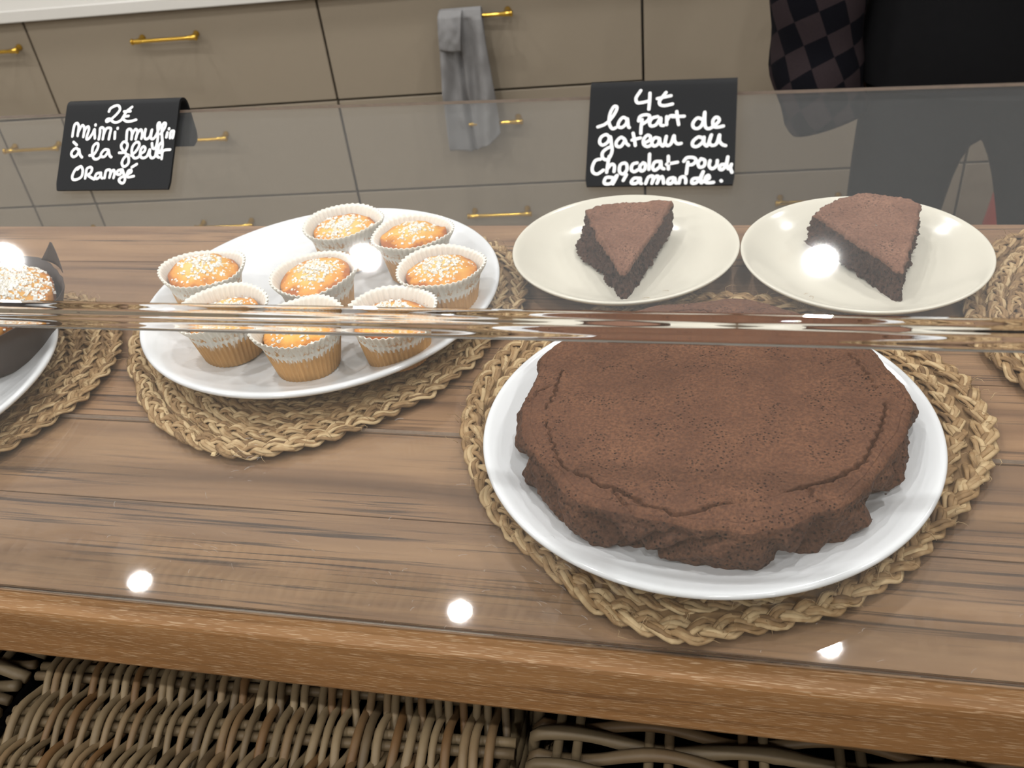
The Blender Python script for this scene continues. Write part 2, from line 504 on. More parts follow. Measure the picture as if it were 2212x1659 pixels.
# red tote standing on the floor beyond the person's leg
b = MB()
V, F = [], []
for j, (z, hw, hd) in enumerate([(0, .115, .07), (.15, .118, .072), (.30, .112, .060), (.42, .104, .040), (.46, .100, .030)]):
    for i in range(24):
        a = 2 * PI * i / 24
        c, s = math.cos(a), math.sin(a)
        V.append((hw * math.copysign(abs(c) ** .4, c), hd * math.copysign(abs(s) ** .4, s), z))
F = [(j * 24 + i, j * 24 + (i + 1) % 24, (j + 1) * 24 + (i + 1) % 24, (j + 1) * 24 + i) for j in range(4) for i in range(24)] + [tuple(range(23, -1, -1))]
rb = empty('shopping_bag', (.715, 2.08, FLOOR_Z), .1, 'red bag on the floor, mostly hidden behind the leg of the person in black', 'bag')
o = obj('bag_body', mesh('bag_body', V, F), M['red'], rb); s = o.modifiers.new('thick', 'SOLIDIFY'); s.thickness = .003
for sy in (-1, 1):
    b = MB(); b.tube([(-.05, sy * .03, .44), (-.045, sy * .03, .53), (0, sy * .03, .57), (.045, sy * .03, .53), (.05, sy * .03, .44)], .006, 8)
    b.build('handle', M['red'], rb)

# ================================================================ the counter table
TX0, TX1, TY0, TY1 = -1.45, 1.05, .2965, .812
table = empty('wooden_table', (0, 0, FLOOR_Z), 0, 'brown wooden plank counter table carrying the cakes', 'table')
def tpart(name, x0, x1, y0, y1, z0, z1, mat, bv=.0015):
    cx, cy, cz = (x0 + x1) / 2, (y0 + y1) / 2, (z0 + z1) / 2
    b = MB(); b.box(x0 - cx, x1 - cx, y0 - cy, y1 - cy, z0 - cz, z1 - cz)
    o = b.build(name, mat, table, smooth=False)
    o.location = (cx, cy, cz - FLOOR_Z)
    if bv: bevel(o, bv)
    return o
rng = random.Random(5)
ys = [.3134, .3974, .4812, .5655, .6495, .733, .812]
splits = [[-.95, .70], [.42], [-1.0, .62], [-.95], [.55], [-1.1, .60]]
for k in range(6):
    xs = [TX0] + splits[k] + [TX1]
    for a, c in zip(xs[:-1], xs[1:]):
        tpart('plank', a + .0003, c - .0003, ys[k] + .0005, ys[k + 1] - .0005, -.024, -rng.uniform(0, .0004), M['wood'], .0005)
fe = tpart('front_edge', TX0, TX1, TY0, .3130, -.047, -.0001, M['wood_edge'], .0035)
tpart('back_edge_rail', TX0, TX1, .792, .811, -.066, -.0245, M['wood_edge'])
tpart('subframe', TX0 + .02, TX1 - .02, .3135, .790, -.044, -.0245, M['wood_dark'], 0)
for x in (TX0 + .05, TX1 - .05):
    for y in (.345, .762):
        tpart('leg', x - .03, x + .03, y - .03, y + .03, FLOOR_Z, -.0445, M['wood_dark'], .003)
for k in range(6):
    tpart('shelf_board', TX0 + .085, TX1 - .085, .20 + k * .098, .20 + k * .098 + .094, -.58, -.56, M['wood_dark'], .001)
for x in (TX0 + .05, TX1 - .05):
    tpart('shelf_bearer', x - .02, x + .035, .20, .79, -.605, -.5805, M['wood_dark'], .001)

# ================================================================ acrylic sneeze guard (foot, upright, bend, sloping lip)
GX0, GX1, GY, GT = -1.12, .72, .3086, .003
guard = empty('acrylic_sneeze_guard', (0, GY, 0), 0, 'clear bent acrylic food guard standing along the front of the counter', 'sneeze guard')
def extrude(name, prof, mat, edge_idx=(), parent=guard, smooth=False, nx=1):
    # prof: closed outline in (y, z), counter-clockwise seen from +x; y relative to GY
    n = len(prof)
    V, F, mi = [], [], []
    for i in range(nx + 1):
        x = GX0 + (GX1 - GX0) * i / nx
        V += [(x, y, z) for y, z in prof]
    for i in range(nx):
        for j in range(n):
            k = (j + 1) % n
            F.append((i * n + j, (i + 1) * n + j, (i + 1) * n + k, i * n + k)); mi.append(1 if j in edge_idx else 0)
    F.append(tuple(range(n - 1, -1, -1))[::1]); mi.append(0)
    F.append(tuple(nx * n + j for j in range(n))); mi.append(0)
    me = mesh(name, V, F, smooth)
    o = obj(name, me, [mat, M['acrylic_edge']], parent)
    me.polygons.foreach_set('material_index', mi)
    import bmesh as _b
    bm = _b.new(); bm.from_mesh(me); _b.ops.recalc_face_normals(bm, faces=bm.faces); bm.to_mesh(me); bm.free()
    return o
RB = .017
th = PI / 4
zs = .211 - RB * math.tan(th / 2)
# foot on the table and the tight fold at its front
e = .0002
RF = .0042
extrude('foot', [(RF, e), (.1735, e), (.1735, e + GT), (RF, e + GT)], M['acrylic'], (1,))
def arc(cy, cz, r, a0, a1, n): return [(cy + r * math.cos(a0 + (a1 - a0) * i / (n - 1)), cz + r * math.sin(a0 + (a1 - a0) * i / (n - 1))) for i in range(n)]
o1 = arc(RF, RF + e, RF, -PI / 2, -PI, 9); i1 = arc(RF, RF + e, RF - GT, -PI, -PI / 2, 9)
extrude('front_fold', o1 + i1, M['acrylic_bend'], smooth=False)
extrude('upright_panel', [(0, RF + .0004), (0, zs - .0002), (GT, zs - .0002), (GT, RF + .0004)], M['acrylic'])
# bend between upright and lip, a little wavy from the heat bending
nA = 40
outer, inner = [], []
for i in range(nA):
    t = i / (nA - 1)
    a = PI - t * th
    env = math.sin(PI * t) ** .5
    w1 = .00022 * env * math.sin(t * 9.0 + .4)
    w2 = .00026 * env * math.sin(t * 12.5 + 1.7)
    ro, ri = RB + w1, RB - GT + w2
    outer.append((RB + ro * math.cos(a), zs + ro * math.sin(a)))
    inner.append((RB + ri * math.cos(a), zs + ri * math.sin(a)))
bend = extrude('bend', outer + inner[::-1], M['acrylic_bend'], smooth=True)
m_ = bend.modifiers.new('sharp', 'EDGE_SPLIT'); m_.split_angle = math.radians(50)
ey, ez = RB - RB * math.cos(th), zs + RB * math.sin(th)
LL = .0995 - RB * math.tan(th / 2)
c45 = math.cos(th)
q = .0002 * c45
lip = extrude('sloping_lip', [(ey + q, ez + q), (ey + LL * c45, ez + LL * c45), (ey + LL * c45 + GT * c45, ez + LL * c45 - GT * c45), (ey + q + GT * c45, ez + q - GT * c45)], M['acrylic_lip'], (1,))
# fine scratches on the upright and the lip: hair-thin pale marks
tsc = NT('scratch_mark')
M['scratch'] = tsc.finish((.9, .92, .95, 1), .5)
rg = random.Random(21)
mb = MB()
def scratch(x, z, L, a, w=.00005):
    # on the upright's customer face (y just in front of 0)
    d = (math.cos(a), math.sin(a)); n = (-d[1], d[0])
    for q in range(3):
        o0 = -L / 2 + L * q / 3; o1 = o0 + L / 3
        c0, c1 = .0008 * math.sin(PI * q / 3) * .6, .0008 * math.sin(PI * (q + 1) / 3) * .6
        pts = [(x + d[0] * o + n[0] * (c + s_ * w), -.00012, z + d[1] * o + n[1] * (c + s_ * w)) for o, c, s_ in ((o0, c0, -1), (o1, c1, -1), (o1, c1, 1), (o0, c0, 1))]
        mb.add(pts, [(0, 1, 2, 3)])
for (cx_, cz_, n_, sx, sz, a0) in ((-.230, .128, 14, .010, .010, .2), (-.085, .055, 16, .010, .016, -.6), (-.265, .060, 7, .010, .008, -.7), (-.190, .055, 8, .03, .02, -.6), (-.11, .09, 10, .04, .03, .4), (-.17, .03, 8, .06, .012, .9), (.06, .04, 8, .05, .02, 1.0), (-.30, .05, 8, .04, .03, 1.1)):
    for q in range(n_):
        scratch(cx_ + rg.gauss(0, sx), max(.008, min(.19, cz_ + rg.gauss(0, sz))), rg.uniform(.0015, .0055), a0 + rg.gauss(0, .25), rg.uniform(.00003, .00007))
o = mb.build('fine_scratches', M['scratch'], guard, smooth=False); o['kind'] = 'stuff'

# ================================================================ braided mats
def braid_ring(mb, rad, m, a, b, w, hw, hh, zc, seed, nst):
    rg = np.random.RandomState(seed)
    ph = np.linspace(0, 2 * PI, nst, endpoint=False)
    rr = rad(ph)
    wob = sum(rg.uniform(-1, 1) * np.sin(ph * k + rg.uniform(0, 6)) for k in (5, 9, 14, 23)) * .0008
    for k in range(3):
        th_ = m * ph + 2 * PI * k / 3 + .5 * np.sin(3 * ph + seed)
        amp = a * (1 + .12 * np.sin(7 * ph + k))
        for j in (-1, 0, 1):
            jit = .0007 * np.sin(rg.randint(11, 40) * ph + rg.uniform(0, 6)) + .0005 * np.sin(rg.randint(50, 110) * ph + rg.uniform(0, 6))
            lat = amp * np.sin(th_) + j * w * (.75 + .25 * np.abs(np.cos(th_))) + jit + wob
            ver = b * np.sin(2 * th_ + .2 * j) + .0004 * np.sin(rg.randint(20, 60) * ph + j) - .0004 * abs(j)
            P = np.stack([(rr + lat) * np.cos(ph), (rr + lat) * np.sin(ph), zc + ver], 1)
            tone = np.clip(.5 + .28 * rg.randn() + .35 * np.sin(rg.randint(3, 9) * ph + rg.uniform(0, 6)) * rg.uniform(.3, 1) + .12 * rg.randn(nst), 0, 1)
            T = np.roll(P, -1, 0) - np.roll(P, 1, 0)
            T /= np.linalg.norm(T, axis=1)[:, None]
            S = np.cross(T, (0, 0, 1.0)); S /= np.linalg.norm(S, axis=1)[:, None]
            U = np.cross(S, T)
            n = 6
            an = np.arange(n) * 2 * PI / n
            V = P[:, None] + hw * np.cos(an)[None, :, None] * S[:, None] + hh * np.sin(an)[None, :, None] * U[:, None]
            i = np.arange(nst); i2 = (i + 1) % nst
            Fs = []
            for q in range(n):
                q2 = (q + 1) % n
                Fs.append(np.stack([i * n + q, i * n + q2, i2 * n + q2, i2 * n + q], 1))
            mb.append((V.reshape(-1, 3), np.concatenate(Fs), np.repeat(tone, n)))

def join_np(parts):
    off = 0; Vs, Fs, As = [], [], []
    for V, F, A in parts:
        Vs.append(V); Fs.append(F + off); As.append(A); off += len(V)
    return np.concatenate(Vs), np.concatenate(Fs), np.concatenate(As)

def round_mat(center, R, resid, label, seed, rmin=.03, hairs=330):
    t = empty('braided_mat', (center[0], center[1], .0033), 0, label, 'placemat', 'round braided seagrass mats')
    an = [x[0] for x in resid]; rv = [x[1] for x in resid]
    an3 = [x - 2 * PI for x in an] + an + [x + 2 * PI for x in an]; rv3 = rv * 3
    def outline(ph, base):
        d = np.interp(np.mod(ph + PI, 2 * PI) - PI, an3, rv3)
        k = 9
        return base + d * max(0.0, (base / R)) ** 1.5
    r = R - .0095
    i = 0
    while r > rmin:
        first = i == 0
        a, b, w, hw, hh = (.0049, .0021, .0024, .0019, .0011) if first else (.0042, .0019, .0020, .0017, .0010)
        L = 2 * PI * r
        parts = []
        nst = max(60, int(L / (.0030 if r > .12 else .0045)))
        braid_ring(parts, lambda ph, r=r: outline(ph, r), max(3, int(round(L / (.046 if first else .038)))), a, b, w, hw, hh, .0037, seed * 31 + i, nst)
        V, F, A = join_np(parts)
        obj('braid', mesh('braid', V, F, True, A), M['straw'], t)
        r -= .0172 if first else .0148
        i += 1
    # thin plaited ground that closes the gaps between the rows
    nn = 96
    ph = np.arange(nn) * 2 * PI / nn
    ro = outline(ph, R - .012)
    V = [(0, 0, .0022)] + [(x * math.cos(p), x * math.sin(p), .0022) for x, p in zip(ro, ph)] + [(0, 0, 0)] + [(x * math.cos(p), x * math.sin(p), 0) for x, p in zip(ro, ph)]
    F = []
    for j in range(nn):
        k = (j + 1) % nn
        F += [(0, 1 + j, 1 + k), (nn + 1, nn + 2 + k, nn + 2 + j), (1 + j, nn + 2 + j, nn + 2 + k, 1 + k)]
    obj('mat_ground', mesh('mat_ground', V, F, False, [.15] * len(V)), M['straw'], t)
    # loose fibres
    rg = random.Random(seed)
    mb = MB()
    for q in range(hairs):
        p = rg.uniform(0, 2 * PI)
        rad = outline(np.array([p]), R)[0] - abs(rg.gauss(0, .022)) + (.002 if rg.random() < .3 else 0)
        d = rg.uniform(0, 2 * PI); L = rg.uniform(.005, .013)
        x, y = rad * math.cos(p), rad * math.sin(p)
        z = .0066
        lift = rg.uniform(.0005, .004)
        pts = [(x, y, z - .001)]
        for s in (.35, .7, 1.0):
            d += rg.uniform(-.6, .6)
            pts.append((x + L * s * math.cos(d), y + L * s * math.sin(d), z + lift * math.sin(s * 2.4)))
        mb.tube(pts, [.0002, .0002, .00017, .0001], 3, a=rg.uniform(.5, 1))
    o = mb.build('loose_fibre', M['straw'], t); o['kind'] = 'stuff'
    return t

def res_of(c, pts):
    return sorted((math.atan2(y - c[1], x - c[0]), d) for x, y, d in pts)
MC1 = (-.336, .629)
round_mat(MC1, .182, res_of(MC1, [(-.508, .587, -.010), (-.457, .516, -.016), (-.36, .446, .006), (-.332, .442, .010), (-.305, .448, .008), (-.244, .50, -.012), (-.183, .599, -.018), (-.157, .668, 0), (-.162, .708, .005), (-.198, .77, .005), (-.248, .80, -.002), (-.40, .80, -.004), (-.50, .70, .004)]),
          'round braided straw mat under the big white plate of muffins', 3)
MC2 = (-.001, .505)
round_mat(MC2, .182, res_of(MC2, [(-.185, .515, -.001), (-.15, .432, -.012), (-.094, .364, -.008), (-.043, .322, .010), (-.009, .315, .012), (.02, .329, .002), (.125, .408, -.016), (.156, .438, -.010), (.188, .515, .004), (.186, .566, .006), (-.15, .60, .002), (-.06, .68, -.014), (.05, .68, -.010)]),
          'round braided straw mat under the whole chocolate cake plate', 4)
round_mat((-.638, .516), .145, [(-2, 0.0), (1, .002)], 'braided straw mat under the dark paper muffin, cut off by the left photo edge', 6)
round_mat((.368, .641), .182, [(-2, 0.0), (1, .003)], 'braided straw mat lying empty at the right, behind the second cake slice', 9, .02, 380)

# ================================================================ plates
MATTOP = .0107
bigp = [(0, .0025), (.082, .0025), (.086, .0002), (.092, .0002), (.096, .003), (.128, .0115), (.1435, .0170), (.1458, .0192), (.1452, .0215), (.1425, .0223), (.1385, .0203), (.127, .0140), (.113, .0085), (.106, .0066), (.098, .0061), (0, .0061)]
def plate(name, prof, sc, loc, mat, label, group, sz=1.0):
    V, F = lathe_vf([(r * sc, z * sz) for r, z in prof], 128)
    me = mesh(name, V, F)
    o = obj(name, me, mat, None, loc)
    m = o.modifiers.new('sub', 'SUBSURF'); m.levels = 1; m.render_levels = 1
    return tag(o, label, 'plate', group)
G_BIG = 'large white plates on the mats'
plate('round_plate', bigp, .998, (-.0045, .4705, MATTOP), M['porcelain'], 'large round white plate holding the whole chocolate cake', G_BIG)
plate('round_plate', bigp, 1.060, (-.332, .630, MATTOP), M['porcelain'], 'large round white plate holding eight small muffins', G_BIG, 1.08)
plate('round_plate', bigp, 1.03, (-.669, .472, MATTOP), M['porcelain'], 'white plate under the dark paper muffin at the left photo edge', G_BIG, 1.08)
smallp = [(0, .0025), (.050, .0025), (.052, .0002), (.057, .0002), (.061, .004), (.085, .0150), (.0968, .0232), (.0998, .0258), (.0996, .0277), (.0975, .0280), (.0925, .0248), (.080, .0160), (.064, .0092), (.050, .0072), (0, .0070)]
G_SM = 'small ivory plates with cake slices'
plate('dessert_plate', smallp, 1.0, (-.081, .7215, .0004), M['stoneware'], 'small ivory coupe plate with the cake slice under the price sign', G_SM)
plate('dessert_plate', smallp, 1.0, (.1185, .7145, .0004), M['stoneware'], 'small ivory coupe plate with the right-hand cake slice', G_SM)

# ================================================================ muffins
NP = 46
def cup_mesh(seed, prof, npl, seg=6, lum=.0004):
    rg = random.Random(seed)
    n = npl * seg
    an = np.arange(n) * 2 * PI / n
    ph0 = [rg.uniform(0, 6) for _ in range(4)]
    V = []
    for r, z, am in prof:
        dz = .0006 * np.sin(3 * an + ph0[2]) * (z / .042) ** 3 + .0012 * np.sin(2 * an + ph0[3]) * (z / .042) ** 4
        dr = lum * np.sin(2 * an + ph0[0]) + lum * .7 * np.sin(5 * an + ph0[1]) * (z / .042)
        r_ = r + am * np.cos(npl * an + .7 * np.sin(an * 3 + ph0[0])) + dr * (z / .042) * 2.2
        V.append(np.stack([r_ * np.cos(an), r_ * np.sin(an), z + dz], 1))
    V = np.concatenate(V)
    m = len(prof)
    i = np.arange(n); k = (i + 1) % n
    F = np.concatenate([np.stack([j * n + i, j * n + k, (j + 1) * n + k, (j + 1) * n + i], 1) for j in range(m - 1)])
    return V, F
cup_prof = [(.0010, .0003, 0), (.0235, .0003, .0001), (.0248, .0010, .0004), (.0262, .009, .0006), (.0280, .019, .0007), (.0297, .028, .0007), (.0310, .0325, .0007), (.0332, .0358, .0009), (.0350, .0390, .0010), (.0362, .0418, .0010), (.0358, .0422, .0010), (.0341, .0392, .0010), (.0318, .0352, .0009), (.0302, .0300, .0007), (.0285, .022, .0006)]
cup_meshes = []
for s in range(3):
    V, F = cup_mesh(40 + s, cup_prof, NP)
    me = mesh('paper_cup', V, F); me.materials.append(M['paper']); me.materials.append(M['paper_in'])
    n = NP * 6
    mi = np.zeros(len(F), dtype=np.int32); mi[n * 9:] = 1
    me.polygons.foreach_set('material_index', mi)
    cup_meshes.append(me)
def dome_mesh(seed, R, z0, h, lump, nr=22, na=64):
    V = [(0, 0, 0)] * 0
    rg = random.Random(seed)
    ox, oy = rg.uniform(-.15, .15), rg.uniform(-.15, .15)
    H_ = []
    V = []
    for j in range(nr + 1):
        s = j / nr
        for i in range(na):
            a = 2 * PI * i / na
            r = R * s
            x, y = r * math.cos(a), r * math.sin(a)
            u, v = x / R, y / R
            d = math.hypot(u - ox, v - oy)
            z = z0 + h * max(0, 1 - d * d * .95)
            if s > .93:
                z -= (s - .93) / .07 * .008 * R / .03; x *= 1 - (s - .93) * 2.0; y *= 1 - (s - .93) * 2.0
            z += lump * mnoise.noise(Vector((u * 2.2, v * 2.2, seed * 3.1))) + lump * .45 * mnoise.noise(Vector((u * 6, v * 6, seed * 1.7)))
            V.append((x, y, z))
    F = [(j * na + i, j * na + (i + 1) % na, (j + 1) * na + (i + 1) % na, (j + 1) * na + i) for j in range(nr) for i in range(na)]
    return V, F
def surf_z(V, na, nr, R, x, y):
    s = min(1, math.hypot(x, y) / R) * nr
    i = int(round(math.atan2(y, x) / (2 * PI) * na)) % na
    j = int(s)
    f = s - j
    z0 = V[min(j, nr) * na + i][2]; z1 = V[min(j + 1, nr) * na + i][2]
    return z0 * (1 - f) + z1 * f
def sugar_mesh(seed, V, R, count, size, spread, nr=22, na=64, clump=None):
    rg = random.Random(seed)
    mb = MB()
    C8 = [(-1,-1,-1),(1,-1,-1),(1,1,-1),(-1,1,-1),(-1,-1,1),(1,-1,1),(1,1,1),(-1,1,1)]
    F6 = [(0,3,2,1),(4,5,6,7),(0,1,5,4),(1,2,6,5),(2,3,7,6),(3,0,4,7)]
    cx, cy = (clump if clump else (rg.uniform(-.25, .25) * R, rg.uniform(-.25, .25) * R))
    k = 0
    while k < count:
        if rg.random() < .62:
            x = cx + rg.gauss(0, spread * R); y = cy + rg.gauss(0, spread * R)
        else:
            a, r = rg.uniform(0, 2 * PI), R * math.sqrt(rg.random()) * .95
            x, y = r * math.cos(a), r * math.sin(a)
        if math.hypot(x, y) > R * .95: continue
        z = surf_z(V, na, nr, R, x, y)
        s = size * rg.uniform(.55, 1.2)
        e = Matrix.Rotation(rg.uniform(0, 6), 3, 'X') @ Matrix.Rotation(rg.uniform(0, 6), 3, 'Z')
        pts = []
        for c in C8:
            p = e @ Vector((c[0] * s * rg.uniform(.6, 1.05), c[1] * s * rg.uniform(.6, 1.05), c[2] * s * rg.uniform(.5, 1.0)))
            pts.append((x + p.x, y + p.y, z + s * .35 + p.z))
        mb.add(pts, F6)
        k += 1
    return mb
MB_Z = MATTOP + .0061 * 1.08 + .0002
muffs = [
    # x, y, tilt x, tilt y, rz, cup, dome height, base z, lump, label
    (-.4325, .615, -.06, .10, .3, 0, .0120, .0345, .0020, 'small muffin at the left rim of the muffin plate, thickly sugared and domed'),
    (-.3340, .703, .02, .06, 1.4, 1, .0070, .0315, .0016, 'small muffin at the back of the plate, sunk deep in its white paper cup'),
    (-.2610, .682, .05, .07, 2.2, 2, .0105, .0345, .0034, 'small muffin with a cracked top and few sugar grains, at the back right'),
    (-.3255, .6125, -.02, .05, 3.3, 0, .0085, .0350, .0012, 'small muffin in the middle of the ring of muffins, evenly golden'),
    (-.2200, .6235, .03, -.03, 4.1, 1, .0090, .0345, .0018, 'small muffin at the right rim of the muffin plate, brown paper tear'),
    (-.3835, .5555, .02, .05, 5.2, 2, .0085, .0315, .0016, 'small muffin in front of the left-rim one, front row left'),
    (-.3115, .5385, .04, -.02, .9, 0, .0080, .0305, .0016, 'small muffin nearest the camera, in the middle of the front row'),
    (-.2420, .5560, .02, -.04, 1.9, 1, .0085, .0320, .0016, 'small muffin in the front row right, before the right-rim one'),
]
for i, (x, y, tx_, ty_, rz, c, dh, dz, lump, lab) in enumerate(muffs):
    mz = MB_Z
    t = empty('muffin', (x, y, mz), rz, lab, 'muffin', 'small sugared muffins on the big plate')
    t.rotation_euler = (tx_ * .5, ty_ * .5, rz)
    t.location.z = mz + .024 * (abs(tx_) + abs(ty_)) * .35
    obj('paper_cup', cup_meshes[c], None, t)
    V, F = dome_mesh(i + 1, .0312 + (dz - .0315) * .35, dz + .0005, dh, lump)
    obj('sponge_top', mesh('sponge_top', V, F), M['sponge'], t)
    cnt = [210, 190, 110, 170, 190, 150, 150, 190][i]
    o = sugar_mesh(70 + i, V, .0290, int(cnt * 1.35), .0012, .34).build('sugar_grains', M['sugar'], t, smooth=False)
    o['kind'] = 'stuff'
# ---- large muffin in dark paper at the left edge
bm_ = empty('large_muffin', (-.604, .545, MATTOP + .0068), .4, 'large sugar-topped muffin in dark brown paper at the left photo edge', 'muffin')
big_prof = [(.001, .0004, 0), (.048, .0004, .0001), (.051, .002, .0002), (.060, .018, .0003), (.068, .034, .0003), (.074, .048, .0004), (.0735, .0483, .0004), (.067, .034, .0003)]
V, F = cup_mesh(77, big_prof, 24, 6, .0012)
obj('paper_cup', mesh('paper_cup', V, F), M['paper_dark'], bm_)
Vd, Fd = dome_mesh(14, .0680, .044, .026, .006, 26, 72)
obj('sponge_top', mesh('sponge_top', Vd, Fd), M['sponge_big'], bm_)
o = sugar_mesh(15, Vd, .0665, 4200, .0013, .36, 26, 72, (.008, -.018)).build('sugar_grains', M['sugar'], bm_, smooth=False); o['kind'] = 'stuff'
for aa, hh_, wd in ((.62, .020, .30), (2.6, .02, .3), (4.4, .018, .3)):
    V, F = [], []
    for j in range(7):
        t_ = j / 6
        for i in range(7):
            s = (i / 6 - .5) * 2
            a = aa + s * wd * (1 - .93 * t_)
            r = .073 + .004 * t_
            V.append((r * math.cos(a), r * math.sin(a), .050 + hh_ * t_))
    F = [(j * 7 + i, j * 7 + i + 1, j * 7 + i + 8, j * 7 + i + 7) for j in range(6) for i in range(6)]
    o = obj('paper_corner', mesh('paper_corner', V, F), M['paper_dark'], bm_)
    s_ = o.modifiers.new('thick', 'SOLIDIFY'); s_.thickness = .0005
C8 = np.array([(-1,-1,-1),(1,-1,-1),(1,1,-1),(-1,1,-1),(-1,-1,1),(1,-1,1),(1,1,1),(-1,1,1)], float)
def lump_obj(name, loc, s, mat, seed, label, cat, group):
    rg = np.random.RandomState(seed)
    an = []
    V, F = lathe_vf([(0, 0), (.8, .15), (1, .6), (.75, 1.15), (0, 1.4)], 9)
    V = np.array(V) * s * (1 + .35 * rg.randn(len(V), 1) * .6)
    V[:, 2] = np.maximum(V[:, 2], 0)
    o = obj(name, mesh(name, V, F, False), mat, None, loc, (0, 0, rg.uniform(0, 6)))
    return tag(o, label, cat, group)
for i, (dx, dy) in enumerate([(-.012, -.055), (-.004, -.058), (-.018, -.060), (-.009, -.066), (.004, -.054)]):
    lump_obj('sugar_crumb', (-.600 + dx, .520 + dy, MATTOP + .0068), .0014, M['sugar'], i, 'tiny white sugar grain fallen on the left plate', 'crumb', 'sugar grains on the left plate')
for i, (x, y, s) in enumerate([(.1105, .424, .0011), (.1110, .430, .0008), (.1025, .4245, .0007), (.0925, .402, .0011), (.1110, .439, .0007), (.061, .371, .0008), (-.093, .384, .0007), (.123, .437, .0007)]):
    lump_obj('cake_crumb', (x, y, MATTOP + (.0066 if math.hypot(x, y - .47) < .105 else .0095)), s, M['choc_crumb'], 20 + i, 'tiny dark cake crumb on the rim of the cake plate', 'crumb', 'chocolate crumbs on the cake plate')
lump_obj('muffin_crumb', (-.352, .4435, .0034), .0022, M['crumb'], 55, 'pale muffin crumb lying in front of the muffin mat', 'crumb', None)

